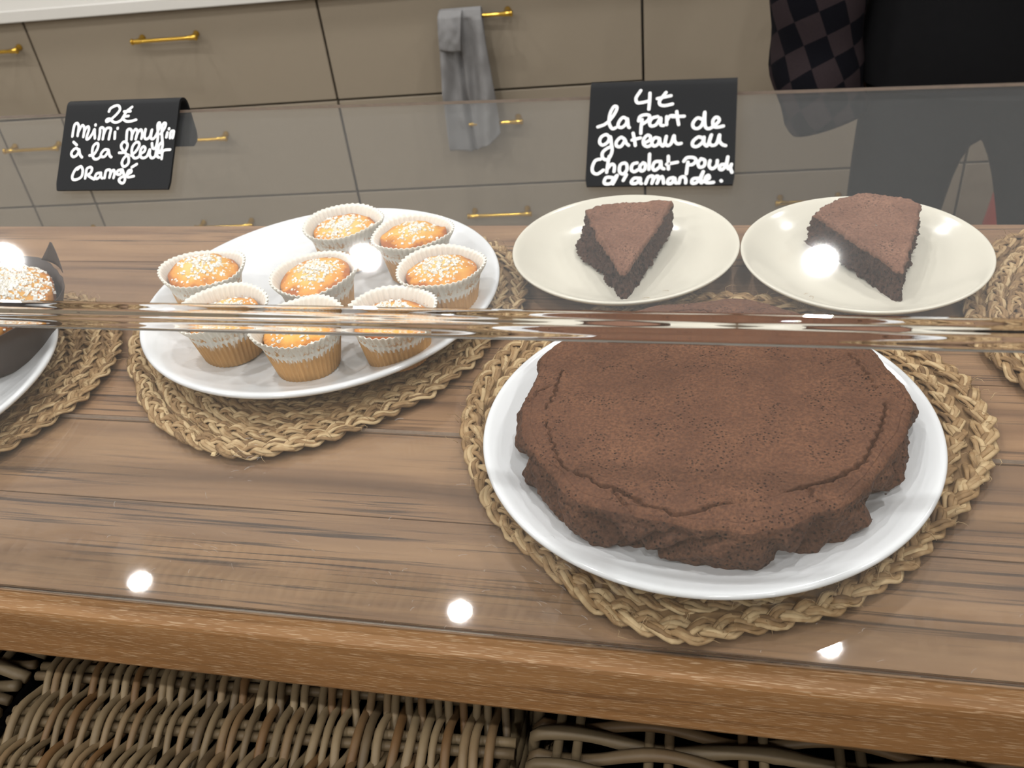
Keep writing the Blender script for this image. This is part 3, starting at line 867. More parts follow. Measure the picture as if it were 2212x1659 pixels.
# ================================================================ whole chocolate cake
def vnoise(P, sc, seed=0.0, octv=1):
    out = np.zeros(len(P))
    amp = 1.0
    for o_ in range(octv):
        out += amp * np.array([mnoise.noise(Vector((p[0] * sc + seed, p[1] * sc - seed, p[2] * sc))) for p in P])
        sc *= 2.1; amp *= .5
    return out
def poly_dist(X, Y, line):
    d = np.full(X.shape, 1e9)
    for (ax, ay), (bx, by) in zip(line[:-1], line[1:]):
        vx, vy = bx - ax, by - ay
        t = np.clip(((X - ax) * vx + (Y - ay) * vy) / (vx * vx + vy * vy), 0, 1)
        d = np.minimum(d, np.hypot(X - ax - t * vx, Y - ay - t * vy))
    return d
def build_cake():
    na = 840
    ph = np.arange(na) * 2 * PI / na
    rg = random.Random(8)
    HT = .0375
    # vertical folds pressed into the side by the crumpled paper (angle, half width, depth)
    # (angle, half width, depth, slant over the height)
    folds = [(-2.05, .16, .0070, .25), (-1.74, .09, .0050, -.30), (-1.52, .12, .0075, -.45), (-1.27, .10, .0050, .1), (-1.02, .13, .0070, -.15), (-.74, .16, .0085, .30), (-.40, .10, .0045, -.2), (-.10, .12, .0065, .2), (.30, .12, .0050, -.2), (.72, .15, .006, .2), (1.15, .10, .004, .1), (1.55, .14, .006, -.2), (2.05, .12, .005, .2), (2.45, .14, .006, .1), (2.90, .10, .0065, -.2), (-2.95, .09, .0050, .25), (-2.66, .13, .0060, -.2), (-2.36, .10, .0050, .15)]
    def fold_at(k):
        f = np.zeros(na); r_ = np.zeros(na)
        for a, wd, dp, sl in folds:
            d = np.mod(ph - a - sl * k + PI, 2 * PI) - PI
            w_ = np.where(d * (1 if sl > 0 else -1) > 0, wd * .45, wd)      # one flank steeper
            f += dp * np.maximum(0, 1 - np.abs(d) / w_) ** 1.1
            r_ += dp * .35 * np.exp(-((np.abs(d) - wd * 1.15) / (wd * .5)) ** 2)
        return f, r_
    base = .1205 + .0020 * np.sin(2 * ph + .5) + .0020 * np.sin(5 * ph + 1.0) + .0016 * np.sin(9 * ph + 2.0) + .0008 * np.sin(14 * ph + .3)
    rows = []; kinds = []
    c = .0075
    for t in list(np.linspace(0, .80, 16)) + list(np.linspace(.84, .96, 38)):
        rows.append(('top', t)); kinds.append(0)
    for a in np.linspace(0, PI / 2, 12): rows.append(('edge', a)); kinds.append(0 if a < .9 else 1)
    for t in np.linspace(.93, 0, 30): rows.append(('side', t)); kinds.append(1)
    V = []
    for typ, t in rows:
        fold, ridge = fold_at(0.0)
        Rtop = base - .14 * fold + .2 * ridge
        if typ == 'top':
            r = (Rtop - c) * (t / .96)
            z = HT - .0012 + .0016 * np.exp(-((t - .86) / .06) ** 2) - .0005 * t + 0 * ph
        elif typ == 'edge':
            r = Rtop - c + c * np.sin(t)
            z = HT - .0012 - .0005 - c * (1 - np.cos(t)) + 0 * ph
        else:
            k = 1 - t
            fold, ridge = fold_at(k)
            r = base + ridge * (.2 + .6 * k) - fold * (.14 + 1.35 * math.sin(PI * (.08 + .80 * k))) + .0030 * math.sin(PI * t) - .0060 * k ** 1.6
            z = (HT - .0017 - c) * (t / .93) * np.ones(na)
        V.append(np.stack([r * np.cos(ph), r * np.sin(ph), z], 1))
    n_top = sum(1 for r_ in rows if r_[0] == 'top')
    V = np.array(V)
    flat = V.reshape(-1, 3)
    n1 = vnoise(flat, 38, 3.0, 3).reshape(V.shape[:2])
    n2 = vnoise(flat, 210, 7.0, 2).reshape(V.shape[:2])
    w_side = np.array([0.25 if r_[0] == 'top' else (.25 + .75 * r_[1] / (PI / 2) if r_[0] == 'edge' else 1.0) for r_ in rows])[:, None]
    rad = np.stack([np.cos(ph), np.sin(ph)], 1)[None]
    rid = 1 - np.abs(np.array([[mnoise.noise(Vector((math.cos(p_) * 4.2, math.sin(p_) * 4.2, z_ * 28 + 2 * math.sin(p_ * 3)))) for p_, z_ in zip(ph, row[:, 2])] for row in V])) * 2.2
    disp = (rid - .6) * .0030 * w_side ** 2 + n1 * .0036 * w_side + n2 * .0015 * w_side
    V[:, :, :2] += (disp * np.clip(w_side * 1.3 - .3, 0, 1))[:, :, None] * rad
    V[:, :, 2] += n1 * .00028 * (1.25 - w_side) + n2 * .00015
    cracks = [
        ([(-.0743, -.0800), (-.0605, -.0900), (-.0468, -.0950), (-.0303, -.1050), (-.0137, -.1095), (-.0052, -.1070), (.0094, -.1000), (.0292, -.0935), (.0493, -.0845), (.0695, -.0763), (.0885, -.0572), (.1006, -.0272), (.1060, -.0043)], .0042, .0008),
        ([(-.0978, .018), (-.0985, -.008), (-.1022, -.0229)], .0030, .0006),
        ([(-.1002, -.0347), (-.0874, -.0692), (-.0803, -.0791)], .0030, .0006),
        ([(-.1150, -.0142), (-.1101, -.0036), (-.1032, .0019)], .0030, .0007),
        ([(-.0845, .0492), (-.0751, .0565), (-.060, .066)], .0032, .0007),
        ([(-.03, .0950), (-.013, .0984), (.01, .096)], .0030, .0007),
        ([(.070, .070), (.092, .045), (.102, .012)], .0028, .0006),
        ([(-.052, -.0935), (-.043, -.103), (-.040, -.108)], .0024, .0006),
        ([(.055, -.083), (.062, -.091)], .0026, .0006),
    ]
    X, Y = V[:, :, 0], V[:, :, 1]
    jx = X + .0018 * np.sin(Y * 900) * .5 + .0011 * n2; jy = Y + .0018 * n1 + .0016 * n2
    topmask = np.array([1.0 if r_[0] == 'top' else (1.0 if r_[0] == 'edge' and r_[1] < 1.0 else 0.0) for r_ in rows])[:, None]
    for line, dep, wd in cracks:
        d = poly_dist(jx, jy, line)
        V[:, :, 2] -= topmask * dep * np.exp(-(d / wd) ** 2)
        V[:, :, 2] += topmask * .0006 * np.exp(-((d - 2.6 * wd) / (1.5 * wd)) ** 2)
    V[:, :, 2] = np.maximum(V[:, :, 2], 0)
    m = len(rows)
    i = np.arange(na); k = (i + 1) % na
    F = np.concatenate([np.stack([j * na + i, (j + 1) * na + i, (j + 1) * na + k, j * na + k], 1) for j in range(m - 1)])
    me = mesh('chocolate_cake', V.reshape(-1, 3), F)
    mi = np.concatenate([np.full(na, kinds[j + 1]) for j in range(m - 1)]).astype(np.int32)
    me.materials.append(M['choc_top']); me.materials.append(M['choc_side'])
    me.polygons.foreach_set('material_index', mi)
    return me
CAKE_Z = MATTOP + .0062
ck = empty('chocolate_cake', (-.0025, .4735, CAKE_Z), 0, 'whole round chocolate cake with cracked crust and crumpled sides', 'cake')
obj('cake_body', build_cake(), None, ck)

# ================================================================ the two cake slices
def catmull(P, k=6, closed=False):
    P = np.asarray(P, float)
    n = len(P)
    out = []
    rngi = range(n) if closed else range(n - 1)
    for i in rngi:
        if closed: p0, p1, p2, p3 = P[i - 1], P[i], P[(i + 1) % n], P[(i + 2) % n]
        else: p0, p1, p2, p3 = P[max(i - 1, 0)], P[i], P[i + 1], P[min(i + 2, n - 1)]
        for j in range(k):
            t = j / k
            out.append(.5 * ((2 * p1) + (-p0 + p2) * t + (2 * p0 - 5 * p1 + 4 * p2 - p3) * t * t + (-p0 + 3 * p1 - 3 * p2 + p3) * t ** 3))
    if not closed: out.append(P[-1])
    return np.array(out)
def resample(P, n):
    P = np.vstack([P, P[:1]])
    L = np.r_[0, np.cumsum(np.hypot(*np.diff(P, axis=0).T))]
    s = np.linspace(0, L[-1], n, endpoint=False)
    return np.stack([np.interp(s, L, P[:, 0]), np.interp(s, L, P[:, 1])], 1)
def slice_mesh(out, bulge, height, seed):
    n = 420
    P = resample(np.asarray(out, float), n)
    c = P.mean(0)
    # a little rounding of the corners
    for _ in range(4): P = (np.roll(P, 1, 0) + 2 * P + np.roll(P, -1, 0)) / 4
    Pb = P.copy()
    for (bx, by, br, bd) in bulge:
        d = np.hypot(P[:, 0] - bx, P[:, 1] - by)
        dirv = (P - c) / np.linalg.norm(P - c, axis=1)[:, None]
        Pb += (bd * np.exp(-(d / br) ** 2))[:, None] * dirv
    rows, kinds = [], []
    for t in np.linspace(.02, .965, 26):
        rows.append(np.c_[c + (P - c) * t, np.full(n, height) + .0012 * np.exp(-((t - .9) / .08) ** 2)]); kinds.append(0)
    rows.append(np.c_[c + (P - c) * .985, np.full(n, height - .0006)]); kinds.append(0)
    rows.append(np.c_[P, np.full(n, height - .0022)]); kinds.append(0)
    for t in np.linspace(.90, 0, 26):
        sc = .985 - .012 * math.sin(PI * t)
        Q = c + (P * t + Pb * (1 - t) - c) * sc
        rows.append(np.c_[Q, np.full(n, (height - .0022) * t / 1.0)]); kinds.append(1)
    V = np.array(rows)
    fl = V.reshape(-1, 3)
    n1 = vnoise(fl, 130, seed, 3).reshape(V.shape[:2]); n2 = vnoise(fl, 420, seed + 5, 2).reshape(V.shape[:2]); n0 = vnoise(fl, 40, seed + 9, 1).reshape(V.shape[:2])
    side = np.array(kinds, float)[:, None]
    side[25:28, 0] = (.25, .5, .8)
    D = V[:, :, :2] - c
    D /= np.linalg.norm(D, axis=2)[:, :, None] + 1e-9
    V[:, :, :2] += (side * (n1 * .0036 + n2 * .0026))[:, :, None] * D
    V[:, :, 2] += (1 - side) * (n0 * .0020 + n1 * .0009) + side * (1 - side) * n2 * .003
    V[:, :, 2] = np.maximum(V[:, :, 2], 0)
    m = len(rows)
    i = np.arange(n); k = (i + 1) % n
    F = np.concatenate([np.stack([j * n + i, (j + 1) * n + i, (j + 1) * n + k, j * n + k], 1) for j in range(m - 1)])
    me = mesh('cake_slice', V.reshape(-1, 3) - np.array([c[0], c[1], 0]), F)
    me.materials.append(M['slice_top']); me.materials.append(M['choc_crumb'])
    me.polygons.foreach_set('material_index', np.concatenate([np.full(n, kinds[j + 1]) for j in range(m - 1)]).astype(np.int32))
    return me, c
def fix_winding(me):
    import bmesh as _b
    bm = _b.new(); bm.from_mesh(me); _b.ops.recalc_face_normals(bm, faces=bm.faces); bm.to_mesh(me); bm.free()
S1 = [(-.0775, .660), (-.0735, .660), (-.0565, .716), (-.0405, .773), (-.052, .776), (-.063, .775), (-.093, .774), (-.107, .768), (-.1195, .760), (-.105, .720), (-.090, .687)]
S2 = [(.142, .667), (.1375, .668), (.108, .712), (.079, .752), (.086, .764), (.097, .775), (.111, .783), (.126, .787), (.140, .785), (.151, .780), (.169, .769), (.156, .716)]
for out, bul, seed, lab in ((S1, [(-.118, .735, .022, .020), (-.095, .69, .02, .006), (-.0755, .66, .012, .006)], 2.3, 'brown cake slice on the plate below the cake price sign, ragged left side'),
                            (S2, [(.14, .668, .012, .006), (.085, .75, .02, .004)], 6.1, 'smooth-topped brown cake slice on the right-hand ivory plate')):
    me, c = slice_mesh(out, bul, .0285, seed)
    fix_winding(me)
    t = empty('cake_slice', (c[0], c[1], .0118), 0, lab, 'cake slice', 'chocolate cake slices on small plates')
    t.rotation_euler = (.085, 0, 0)
    obj('slice_body', me, None, t)
fix_winding(ck.children[0].data)

# ================================================================ price signs hung on the lip
NV = Vector((0, -c45, c45)); EV = Vector((0, -c45, -c45))
def price_sign(x0, W, Hs, text, label):
    O = Vector((x0, .381, .2835))
    t = empty('price_sign', tuple(O), 0, label, 'price sign', 'black price signs on the acrylic guard')
    def at(u, v, n): return Vector((u, 0, 0)) + EV * v + NV * n
    prof = [(Hs, .0022, 0.0)]
    prof = [(v, .0022) for v in np.linspace(Hs, .0008, 14)]
    for a in np.linspace(0, 1, 8)[1:]:
        an = a * math.radians(135)
        prof.append((.0008 - .0036 * math.sin(an), .0022 - .0036 * (1 - math.cos(an))))
    v1, n1 = prof[-1]
    for d in np.linspace(0, .0205, 10)[1:]: prof.append((v1 + .72 * d, n1 - .69 * d))
    V, F = [], []
    nu = 14
    m = len(prof)
    for j, (v, n) in enumerate(prof):
        ins = .0
        if j >= m - 3: ins = (.0004, .0012, .0032)[j - (m - 3)]
        if j == 0: ins = .0006
        for i in range(nu):
            u = ins + (W - 2 * ins) * i / (nu - 1)
            V.append(at(u, v, n))
    F = [(j * nu + i, j * nu + i + 1, (j + 1) * nu + i + 1, (j + 1) * nu + i) for j in range(m - 1) for i in range(nu - 1)]
    o = obj('board', mesh('board', V, F), M['sign'], t)
    s = o.modifiers.new('thick', 'SOLIDIFY'); s.thickness = .0013; s.offset = 0
    s = o.modifiers.new('split', 'EDGE_SPLIT'); s.split_angle = math.radians(40)
    mb = MB()
    hw = .00067
    lvl = .0022 + .0008
    for st in text.split(';'):
        P = np.array([[float(x) for x in q.split(',')] for q in st.split()]) * 1e-5
        P[:, 0] = np.clip(P[:, 0], .0006, W - .0009)
        P[:, 1] = np.clip(P[:, 1], .0006, Hs - .0008)
        Q = catmull(P, 5) if len(P) > 2 else P
        for qi, q in enumerate(Q):
            lvl = .0030 + 2.5e-6 * ((qi * 2) % 60)
            ring = [at(q[0] + hw * math.cos(a), q[1] + hw * math.sin(a), lvl) for a in np.arange(10) * 2 * PI / 10]
            mb.add([tuple(p) for p in ring], [tuple(range(10))])
        cnt_ = -1
        for a, b_ in zip(Q[:-1], Q[1:]):
            d = b_ - a
            L = np.hypot(*d)
            if L < 1e-7: continue
            cnt_ += 2
            lvl = .0030 + 2.5e-6 * (cnt_ % 60)
            nx, ny = -d[1] / L * hw, d[0] / L * hw
            pts = [at(a[0] + nx, a[1] + ny, lvl), at(b_[0] + nx, b_[1] + ny, lvl), at(b_[0] - nx, b_[1] - ny, lvl), at(a[0] - nx, a[1] - ny, lvl)]
            mb.add([tuple(p) for p in pts], [(0, 1, 2, 3)])
    o = mb.build('handwriting', M['chalk'], t, smooth=False)
    tag(o, 'white handwritten lettering')
TXT1="2349,401 2417,246 2671,127 2845,142 2933,335 2770,581 2514,807 2313,911 2281,817 2437,771 2638,920 2823,965 3027,888 3146,708;3560,215 3366,365;3160,426 3500,426;3349,365 3230,544 3163,709 3218,843 3390,931 3638,921 3861,861;3266,672 3431,657;541,1592 549,1273 590,1005 721,948 825,1112 833,1414 832,1582;833,1414 933,1149 1029,1057 1144,1221 1150,1640;1147,1422 1230,1190 1349,1133 1398,1295 1343,1594 1348,1754 1453,1730 1631,1451 1696,1276 1740,1504 1785,1721;1716,1036 1722,1076;1995,1776 2014,1477 2004,1227 2138,1207 2225,1366 2219,1781;2220,1582 2298,1318 2393,1227 2578,1265 2560,1524 2544,1788;2816,1430 2844,1762;2932,1234 2938,1274;3484,1876 3461,1579 3476,1354 3621,1318 3732,1486 3752,1816;3740,1618 3812,1422 3906,1325 4012,1460 3972,1821;3979,1657 4079,1429 4193,1356 4284,1566 4269,1795;4420,1339 4415,1700 4530,1828 4697,1707 4766,1380 4750,1708 4837,1835 4985,1714 5111,1389 5154,1127 5100,1037 5039,1157 5108,1586 5118,1979 5052,2278 4918,2268 4853,2038;5242,1589 5413,1298 5447,1103 5349,1067 5276,1262 5336,1722 5415,2116 5357,2473 5259,2471 5223,2193 5332,2016;5583,1532 5560,1760;5644,1331 5648,1363;5756,1797 5760,1504 5905,1468 5947,1606 5895,1801;5958,1476 6039,1706;645,1879 843,2033;999,2303 830,2190 666,2313 617,2479 747,2621 919,2551 1018,2353 1009,2270 1097,2521 1224,2650;1610,2564 1822,2535 1997,2241 2000,2015 1887,1979 1741,2169 1768,2534 1887,2735 2068,2745 2198,2648;2589,2319 2399,2289 2232,2477 2269,2636 2447,2630 2589,2418 2602,2336 2691,2585 2792,2669;3180,2463 3454,2435 3580,2142 3504,1975 3350,1939 3248,2102 3329,2301 3534,2502 3698,2670 3746,2965 3619,3127 3478,3124 3397,2926 3490,2698 3686,2578;3831,2607 4052,2414 4194,2155 4154,1990 3995,1986 3849,2213 3876,2542 4026,2741 4231,2696 4317,2550 4511,2423 4532,2260 4410,2192 4298,2354 4330,2649 4484,2750 4682,2655 4781,2347 4818,2625 4941,2758 5103,2663 5134,2371 5207,2665 5322,2739;5451,2800 5446,2572 5465,2449 5588,2380 5836,2369;1216,3094 980,3216 842,3512 873,3717 1059,3752 1329,3617 1365,3321 1225,3104 1058,3250;1538,3686 1549,3390 1568,3225 1730,3145 1850,3229 1806,3427 1677,3530 1799,3624 2031,3742;2310,3434 2135,3464 2069,3628 2173,3727 2333,3598 2353,3435 2392,3632 2462,3699;2578,3684 2592,3405 2643,3308 2790,3293 2864,3409 2843,3671;2853,3540 2924,3361 3014,3313 3082,3445 3059,3690;3401,3287 3225,3349 3230,3513 3390,3515 3450,3287 3562,3485 3665,3715 3623,3926 3484,3940 3359,3808 3448,3679 3717,3585;3779,3521 3942,3425 3929,3327 3793,3364 3748,3553 3835,3668 4110,3623;3945,3181 4189,3038"
TXT2="2104,248 2020,390 1922,580 1977,774 2159,786 2442,725;2487,374 2488,727 2473,1078;3146,365 2991,583 2893,740 2930,900 3126,945 3427,884;2798,625 3353,516;397,1787 713,1667 974,1386 1141,1069 1133,924 1012,936 875,1254 864,1639 999,1883 1149,1845;1562,1466 1431,1399 1287,1555 1237,1777 1392,1845 1567,1690 1610,1468 1662,1788 1711,1854;2217,1517 2192,1834 2190,2120;2075,1576 2126,1386 2334,1313 2516,1366 2465,1555 2261,1709;2853,1407 2641,1465 2529,1652 2596,1813 2803,1755 2970,1474 2982,1760 3103,1801;3226,1766 3212,1418;3220,1608 3354,1396 3567,1396;3613,1208 3654,1494 3710,1779;3444,1431 3923,1422;4664,1585 4451,1516 4283,1732 4319,1921 4497,1963 4665,1773 4740,1273 4748,1650 4787,1902 4906,1990 5078,1910 5303,1697 5298,1546 5180,1505 5075,1659 5106,1879 5253,1936 5498,1889;901,2248 767,2133 559,2240 510,2463 639,2594 846,2470 940,2233 1001,2538 1046,2825 970,3109 824,3233 667,3135 655,2913 800,2756 1007,2649;1544,2359 1383,2266 1210,2447 1219,2638 1402,2664 1557,2423 1607,2519 1717,2623;1873,2096 1948,2400 1989,2638;1842,2397 2184,2310;2330,2541 2563,2420 2586,2263 2464,2206 2322,2377 2332,2598 2486,2696 2661,2605;2918,2334 2768,2324 2657,2511 2754,2677 2928,2580 2963,2360 3001,2550 3111,2684 3193,2523 3236,2272 3199,2523 3288,2672 3433,2591 3543,2248 3576,2468 3699,2603 3846,2584;4687,2375 4511,2333 4313,2516 4320,2704 4496,2729 4694,2556 4750,2339 4753,2589 4875,2722 4961,2531 5038,2252 4961,2531 5048,2695 5249,2631 5357,2260 5360,2509 5481,2673 5613,2722;579,3197 368,3257 261,3541 304,3764 491,3837 725,3675;938,3077 895,3425 867,3772;890,3621 1047,3427 1171,3493 1169,3745;1594,3374 1411,3465 1395,3749 1551,3852 1698,3659 1650,3412 1469,3403;2099,3382 1922,3442 1872,3662 1997,3764 2172,3666;2374,3387 2225,3510 2265,3730 2411,3676 2437,3451 2338,3386;2590,3014 2591,3359 2590,3673;2991,3335 2814,3363 2734,3581 2829,3714 3030,3555 3056,3336 3090,3587 3197,3657;3352,3122 3375,3669;3292,3465 3731,3379;4147,3386 4122,3634 4102,3882;3979,3352 4105,3199 4368,3203 4466,3330 4350,3483 4205,3511;4662,3265 4551,3424 4617,3611 4789,3558 4816,3336 4661,3255;5019,3339 4992,3555 5112,3687 5281,3560 5308,3344;5596,3504 5453,3532 5400,3685 5517,3724 5654,3535 5715,3197 5683,3536 5746,3697;5801,3636 5868,3508 5830,3661 5894,3847;1106,3997 863,3993 782,4182 849,4293 1058,4248 1169,4061 1313,3905 1204,4155 1151,4296;1688,3879 1564,4129;2219,4043 2010,4040 1898,4195 1963,4306 2139,4236 2255,4044 2264,4231 2321,4310;2485,4312 2549,4079 2610,3986 2751,3956 2773,4113 2737,4299;2756,4206 2843,4020 2959,3959 2995,4116 2944,4302;2974,4178 3051,4039 3143,3993 3191,4149 3209,4280;3581,4030 3407,4090 3371,4276 3533,4284 3647,4062 3678,4249 3739,4311;3827,4312 3849,4127 3880,4034 4019,4005 4089,4130 4089,4300;4576,4074 4373,4103 4336,4272 4497,4296 4635,4106 4769,3799 4692,4076 4705,4276 4840,4170 5011,4086 4983,3957 4870,4047 4871,4232 5018,4286 5190,4252;5481,4185 5498,4203"

price_sign(-.307, .0600, .0425, TXT1, 'black sign with white handwriting, 2 euro muffin price, above the muffins')
price_sign(-.0545, .0600, .0435, TXT2, 'black sign with white handwriting, 4 euro cake slice price, above the left slice')

# ================================================================ wicker baskets under the table
def cane_mesh(L, sp, phase, r, seed, amp, curl=0.0):
    rg = random.Random(seed)
    n = int(L / sp * 7) + 1
    t = np.linspace(0, L, n)
    nodes = [rg.uniform(0, L) for _ in range(3)]
    rr = r * (1 + .08 * np.sin(t * 40 + seed)) + sum(r * .22 * np.exp(-((t - q) / .0012) ** 2) for q in nodes)
    lat = .0010 * np.sin(t * 31 + seed) + .0006 * np.sin(t * 77 + seed * 2) + .0009 * np.sin(PI * t / sp + PI / 2)
    z = amp * np.cos(PI * t / sp + phase)
    P = np.stack([lat, t, z], 1)
    mb = MB(); mb.tube(P, rr, 7, .88)
    return mesh('cane', np.concatenate(mb.V), mb.F, True, np.concatenate(mb.A))
def basket(center, rz, W, D0, D1, zl, kind, label, zb=-.5595):
    # local frame: x along the front, y from -D0 (front) to D1 (back), lid plane at z = 0
    t = empty('wicker_basket', (center[0], center[1], zb), rz, label, 'basket', 'grey rattan baskets under the counter')
    Z = zl - zb
    lid = []
    L = D0 + D1
    if kind == 'canes':
        sp = .037
        ms = [[cane_mesh(L, sp, PI * p, .0027 + .0003 * (q % 2), 3 * q + p, .0066) for q in range(4)] for p in range(2)]
        for row in ms:
            for me in row: me.materials.append(M['cane'])
        rg = random.Random(4)
        n = int(W / .0046)
        f = (D0 % sp)
        for i in range(n):
            o = obj('cane', ms[i % 2][rg.randrange(4)], None, t)
            o.location = (-W / 2 + .0046 * (i + .5), -D0, Z); o.rotation_euler = (0, rg.uniform(-.2, .2), rg.uniform(-.012, .012))
        k = 0
        while k * sp <= L + .001:
            for s in (-.0040, .0040):
                b = MB(); nn_ = 30
                b.tube([(-W / 2 - .006 + (W + .012) * i / (nn_ - 1), -D0 + k * sp + s, Z + .0004 * math.sin(i * 1.7 + k)) for i in range(nn_)], .0036, 8)
                b.build('cross_rod', M['cane'], t)
            k += 1
    else:
        sp = .058
        rg = random.Random(6)
        n = int(L / .0108)
        nst = int(W / sp) + 1
        x00 = -W / 2 + .018
        for i in range(n):
            y = -D0 + .0108 * (i + .5)
            xs = np.linspace(-W / 2, W / 2, int(W / sp * 9))
            z = .0060 * np.cos(PI * (xs - x00) / sp + PI * (i % 2)) + .0008 * np.sin(xs * 60 + i)
            yy = y + .0012 * np.sin(xs * 40 + i * 1.3)
            P = np.stack([xs, yy, z + Z], 1)
            up = np.array([(-W / 2 - .006, y, Z - .045), (-W / 2 - .0075, y, Z - .020), (-W / 2 - .004, y, Z - .004 + z[0])])
            P = np.vstack([up, P])
            b = MB(); r_ = (.0045 + .0006 * math.sin(i * 2.1)) * (1 + .05 * np.sin(np.arange(len(P)) * .9 + i))
            q = rg.randrange(5, len(P) - 3); r_[q] *= 1.12
            b.tube(P, r_, 7, .85)
            b.build('weaver', M['cane_dark'], t)
        for k in range(nst):
            for s in (-.0062, .0062):
                b = MB()
                b.tube([(x00 + k * sp + s, -D0 + L * i / 19, Z + .0003 * math.sin(i)) for i in range(20)], .0032, 8)
                b.build('stake', M['cane_dark'], t)
    # body: added black core painting the shade inside, and the woven wall rings
    b = MB()
    x0, x1, y0, y1 = -W / 2 + .012, W / 2 - .012, -D0 + .012, D1 - .012
    V = [(x0, y0, .006), (x1, y0, .006), (x1, y1, .006), (x0, y1, .006), (x0, y0, Z - .016), (x1, y0, Z - .016), (x1, y1, Z - .016), (x0, y1, Z - .016)]
    F = [(0, 3, 2, 1), (0, 1, 5, 4), (1, 2, 6, 5), (2, 3, 7, 6), (3, 0, 4, 7)]
    o = obj('shade_core', mesh('shade_core', V, F, False), M['black'], t)
    mb = MB()
    per = []
    cr = .02
    X0, X1, Y0, Y1 = -W / 2 + .004, W / 2 - .004, -D0 + .004, D1 - .004
    def corner(cx, cy, a0): return [(cx + cr * math.cos(a0 + PI / 2 * i / 4), cy + cr * math.sin(a0 + PI / 2 * i / 4)) for i in range(5)]
    pts = corner(X1 - cr, Y0 + cr, -PI / 2) + corner(X1 - cr, Y1 - cr, 0) + corner(X0 + cr, Y1 - cr, PI / 2) + corner(X0 + cr, Y0 + cr, PI)
    pr = resample(np.array(pts), 96)
    c0 = pr.mean(0)
    N = pr - c0; N /= np.linalg.norm(N, axis=1)[:, None]
    lv = 0
    z = .006
    while z < Z - .022:
        off = .0035 * np.cos(np.arange(96) * PI / 3 + PI * (lv % 2))
        P = np.c_[pr + N * off[:, None], np.full(96, z)]
        mb.tube(P, .0048, 5, closed=True)
        z += .0096; lv += 1
    o = mb.build('woven_wall', M['cane'], t); o['kind'] = 'stuff'
    return t
basket((-.298, .3070), .060, .352, .148, .310, -.122, 'canes', 'grey rattan basket with lengthwise canes below the middle of the table')
basket((.112, .3060), .022, .425, .150, .310, -.122, 'weave', 'dark rattan basket with crosswise weave below the right of the table')
basket((-.688, .3070), -.045, .400, .150, .310, -.120, 'weave', 'rattan basket at the lower left corner of the photo, mostly cut off')

# ================================================================ person behind the counter (seen from hip to knee)
PX, PY = .415, 1.62
def skin(name, joints, edges, radii, mat, parent, root=0, sub=2):
    me = bpy.data.meshes.new(name)
    me.from_pydata(joints, edges, []); me.update()
    o = obj(name, me, mat, parent)
    o.modifiers.new('skin', 'SKIN').use_smooth_shade = True
    for v, r in zip(me.skin_vertices[0].data, radii):
        v.radius = (r, r) if np.isscalar(r) else r
        v.use_root = False
    me.skin_vertices[0].data[root].use_root = True
    s = o.modifiers.new('sub', 'SUBSURF'); s.levels = sub; s.render_levels = sub
    return o
person = empty('person', (PX, PY, FLOOR_Z), 0, 'person in black top and black trousers with checked shirt sleeves, standing behind the counter', 'person')
g = -FLOOR_Z
J, E_, Rr = [], [], []
def jt(x, y, z, r, frm=None):
    J.append((x, y, z + g)); Rr.append(r)
    if frm is not None: E_.append((frm, len(J) - 1))
    return len(J) - 1
pel = jt(0, 0, -.06, .11)
wai = jt(0, 0, .06, .10, pel); che = jt(0, 0, .24, .11, wai); ne0 = jt(0, .005, .40, .065, che); nck = jt(0, 0, .46, .048, ne0)
hd0 = jt(0, -.012, .52, .066, nck); hd1 = jt(0, -.012, .585, .078, hd0); hd2 = jt(0, -.005, .65, .070, hd1); hd3 = jt(0, 0, .69, .040, hd2)
nose = jt(0, -.105, .575, .011, hd1)
for s in (-1, 1):
    jt(s * .088, .0, .585, .013, hd1)
    hp = jt(s * .09, 0, -.15, .085, pel); kn = jt(-.118 if s < 0 else .172, -.015, -.52, .050, hp); an_ = jt(-.130 if s < 0 else .190, .012, -.90, .036, kn); jt(-.130 if s < 0 else .190, -.10, -.948, .024, an_)
    sh = jt(s * .175, 0, .37, .055, che); el = jt(s * .275, .03, .10, .042, sh); wr = jt(s * .225, .01, -.13, .026, el)
    pm = jt(s * .150, .0, -.20, .024, wr)
    for q in range(4): 
        f1 = jt(s * (.140 - .003 * q), -.027 + .018 * q, -.260, .0085, pm); jt(s * (.132 - .003 * q), -.027 + .018 * q, -.292, .0075, f1)
    jt(s * .125, -.035, -.220, .009, pm)
body = skin('body', J, E_, Rr, M['skin'], person)
# trousers
J, E_, Rr = [], [], []
p0 = jt(0, 0, -.075, .155); p1 = jt(0, 0, .02, .145, p0)
l0 = jt(-.104, 0, -.16, .102, p0); l1 = jt(-.108, -.008, -.34, .090, l0); l2 = jt(-.118, -.015, -.52, .078, l1); l3 = jt(-.125, .0, -.72, .068, l2); jt(-.132, .015, -.945, .066, l3)
r0 = jt(.105, 0, -.16, .098, p0); r1 = jt(.140, -.008, -.34, .090, r0); r2 = jt(.172, -.015, -.52, .078, r1); r3 = jt(.185, .0, -.72, .068, r2); jt(.192, .015, -.945, .066, r3)
skin('trousers', J, E_, Rr, M['black'], person)
for s, x in ((-1, -.132), (1, .192)):
    V, F = lathe_vf([(0, 0), (.9, 0), (1.0, .12), (.98, .5), (.75, .9), (.45, 1.0), (0, 1.0)], 24)
    V = [(x + .045 * a, -.045 + .13 * b_, .085 * c_ * (1 if b_ > -.2 else .75)) for a, b_, c_ in V]
    obj('shoe', mesh('shoe', V, F), M['black'], person)
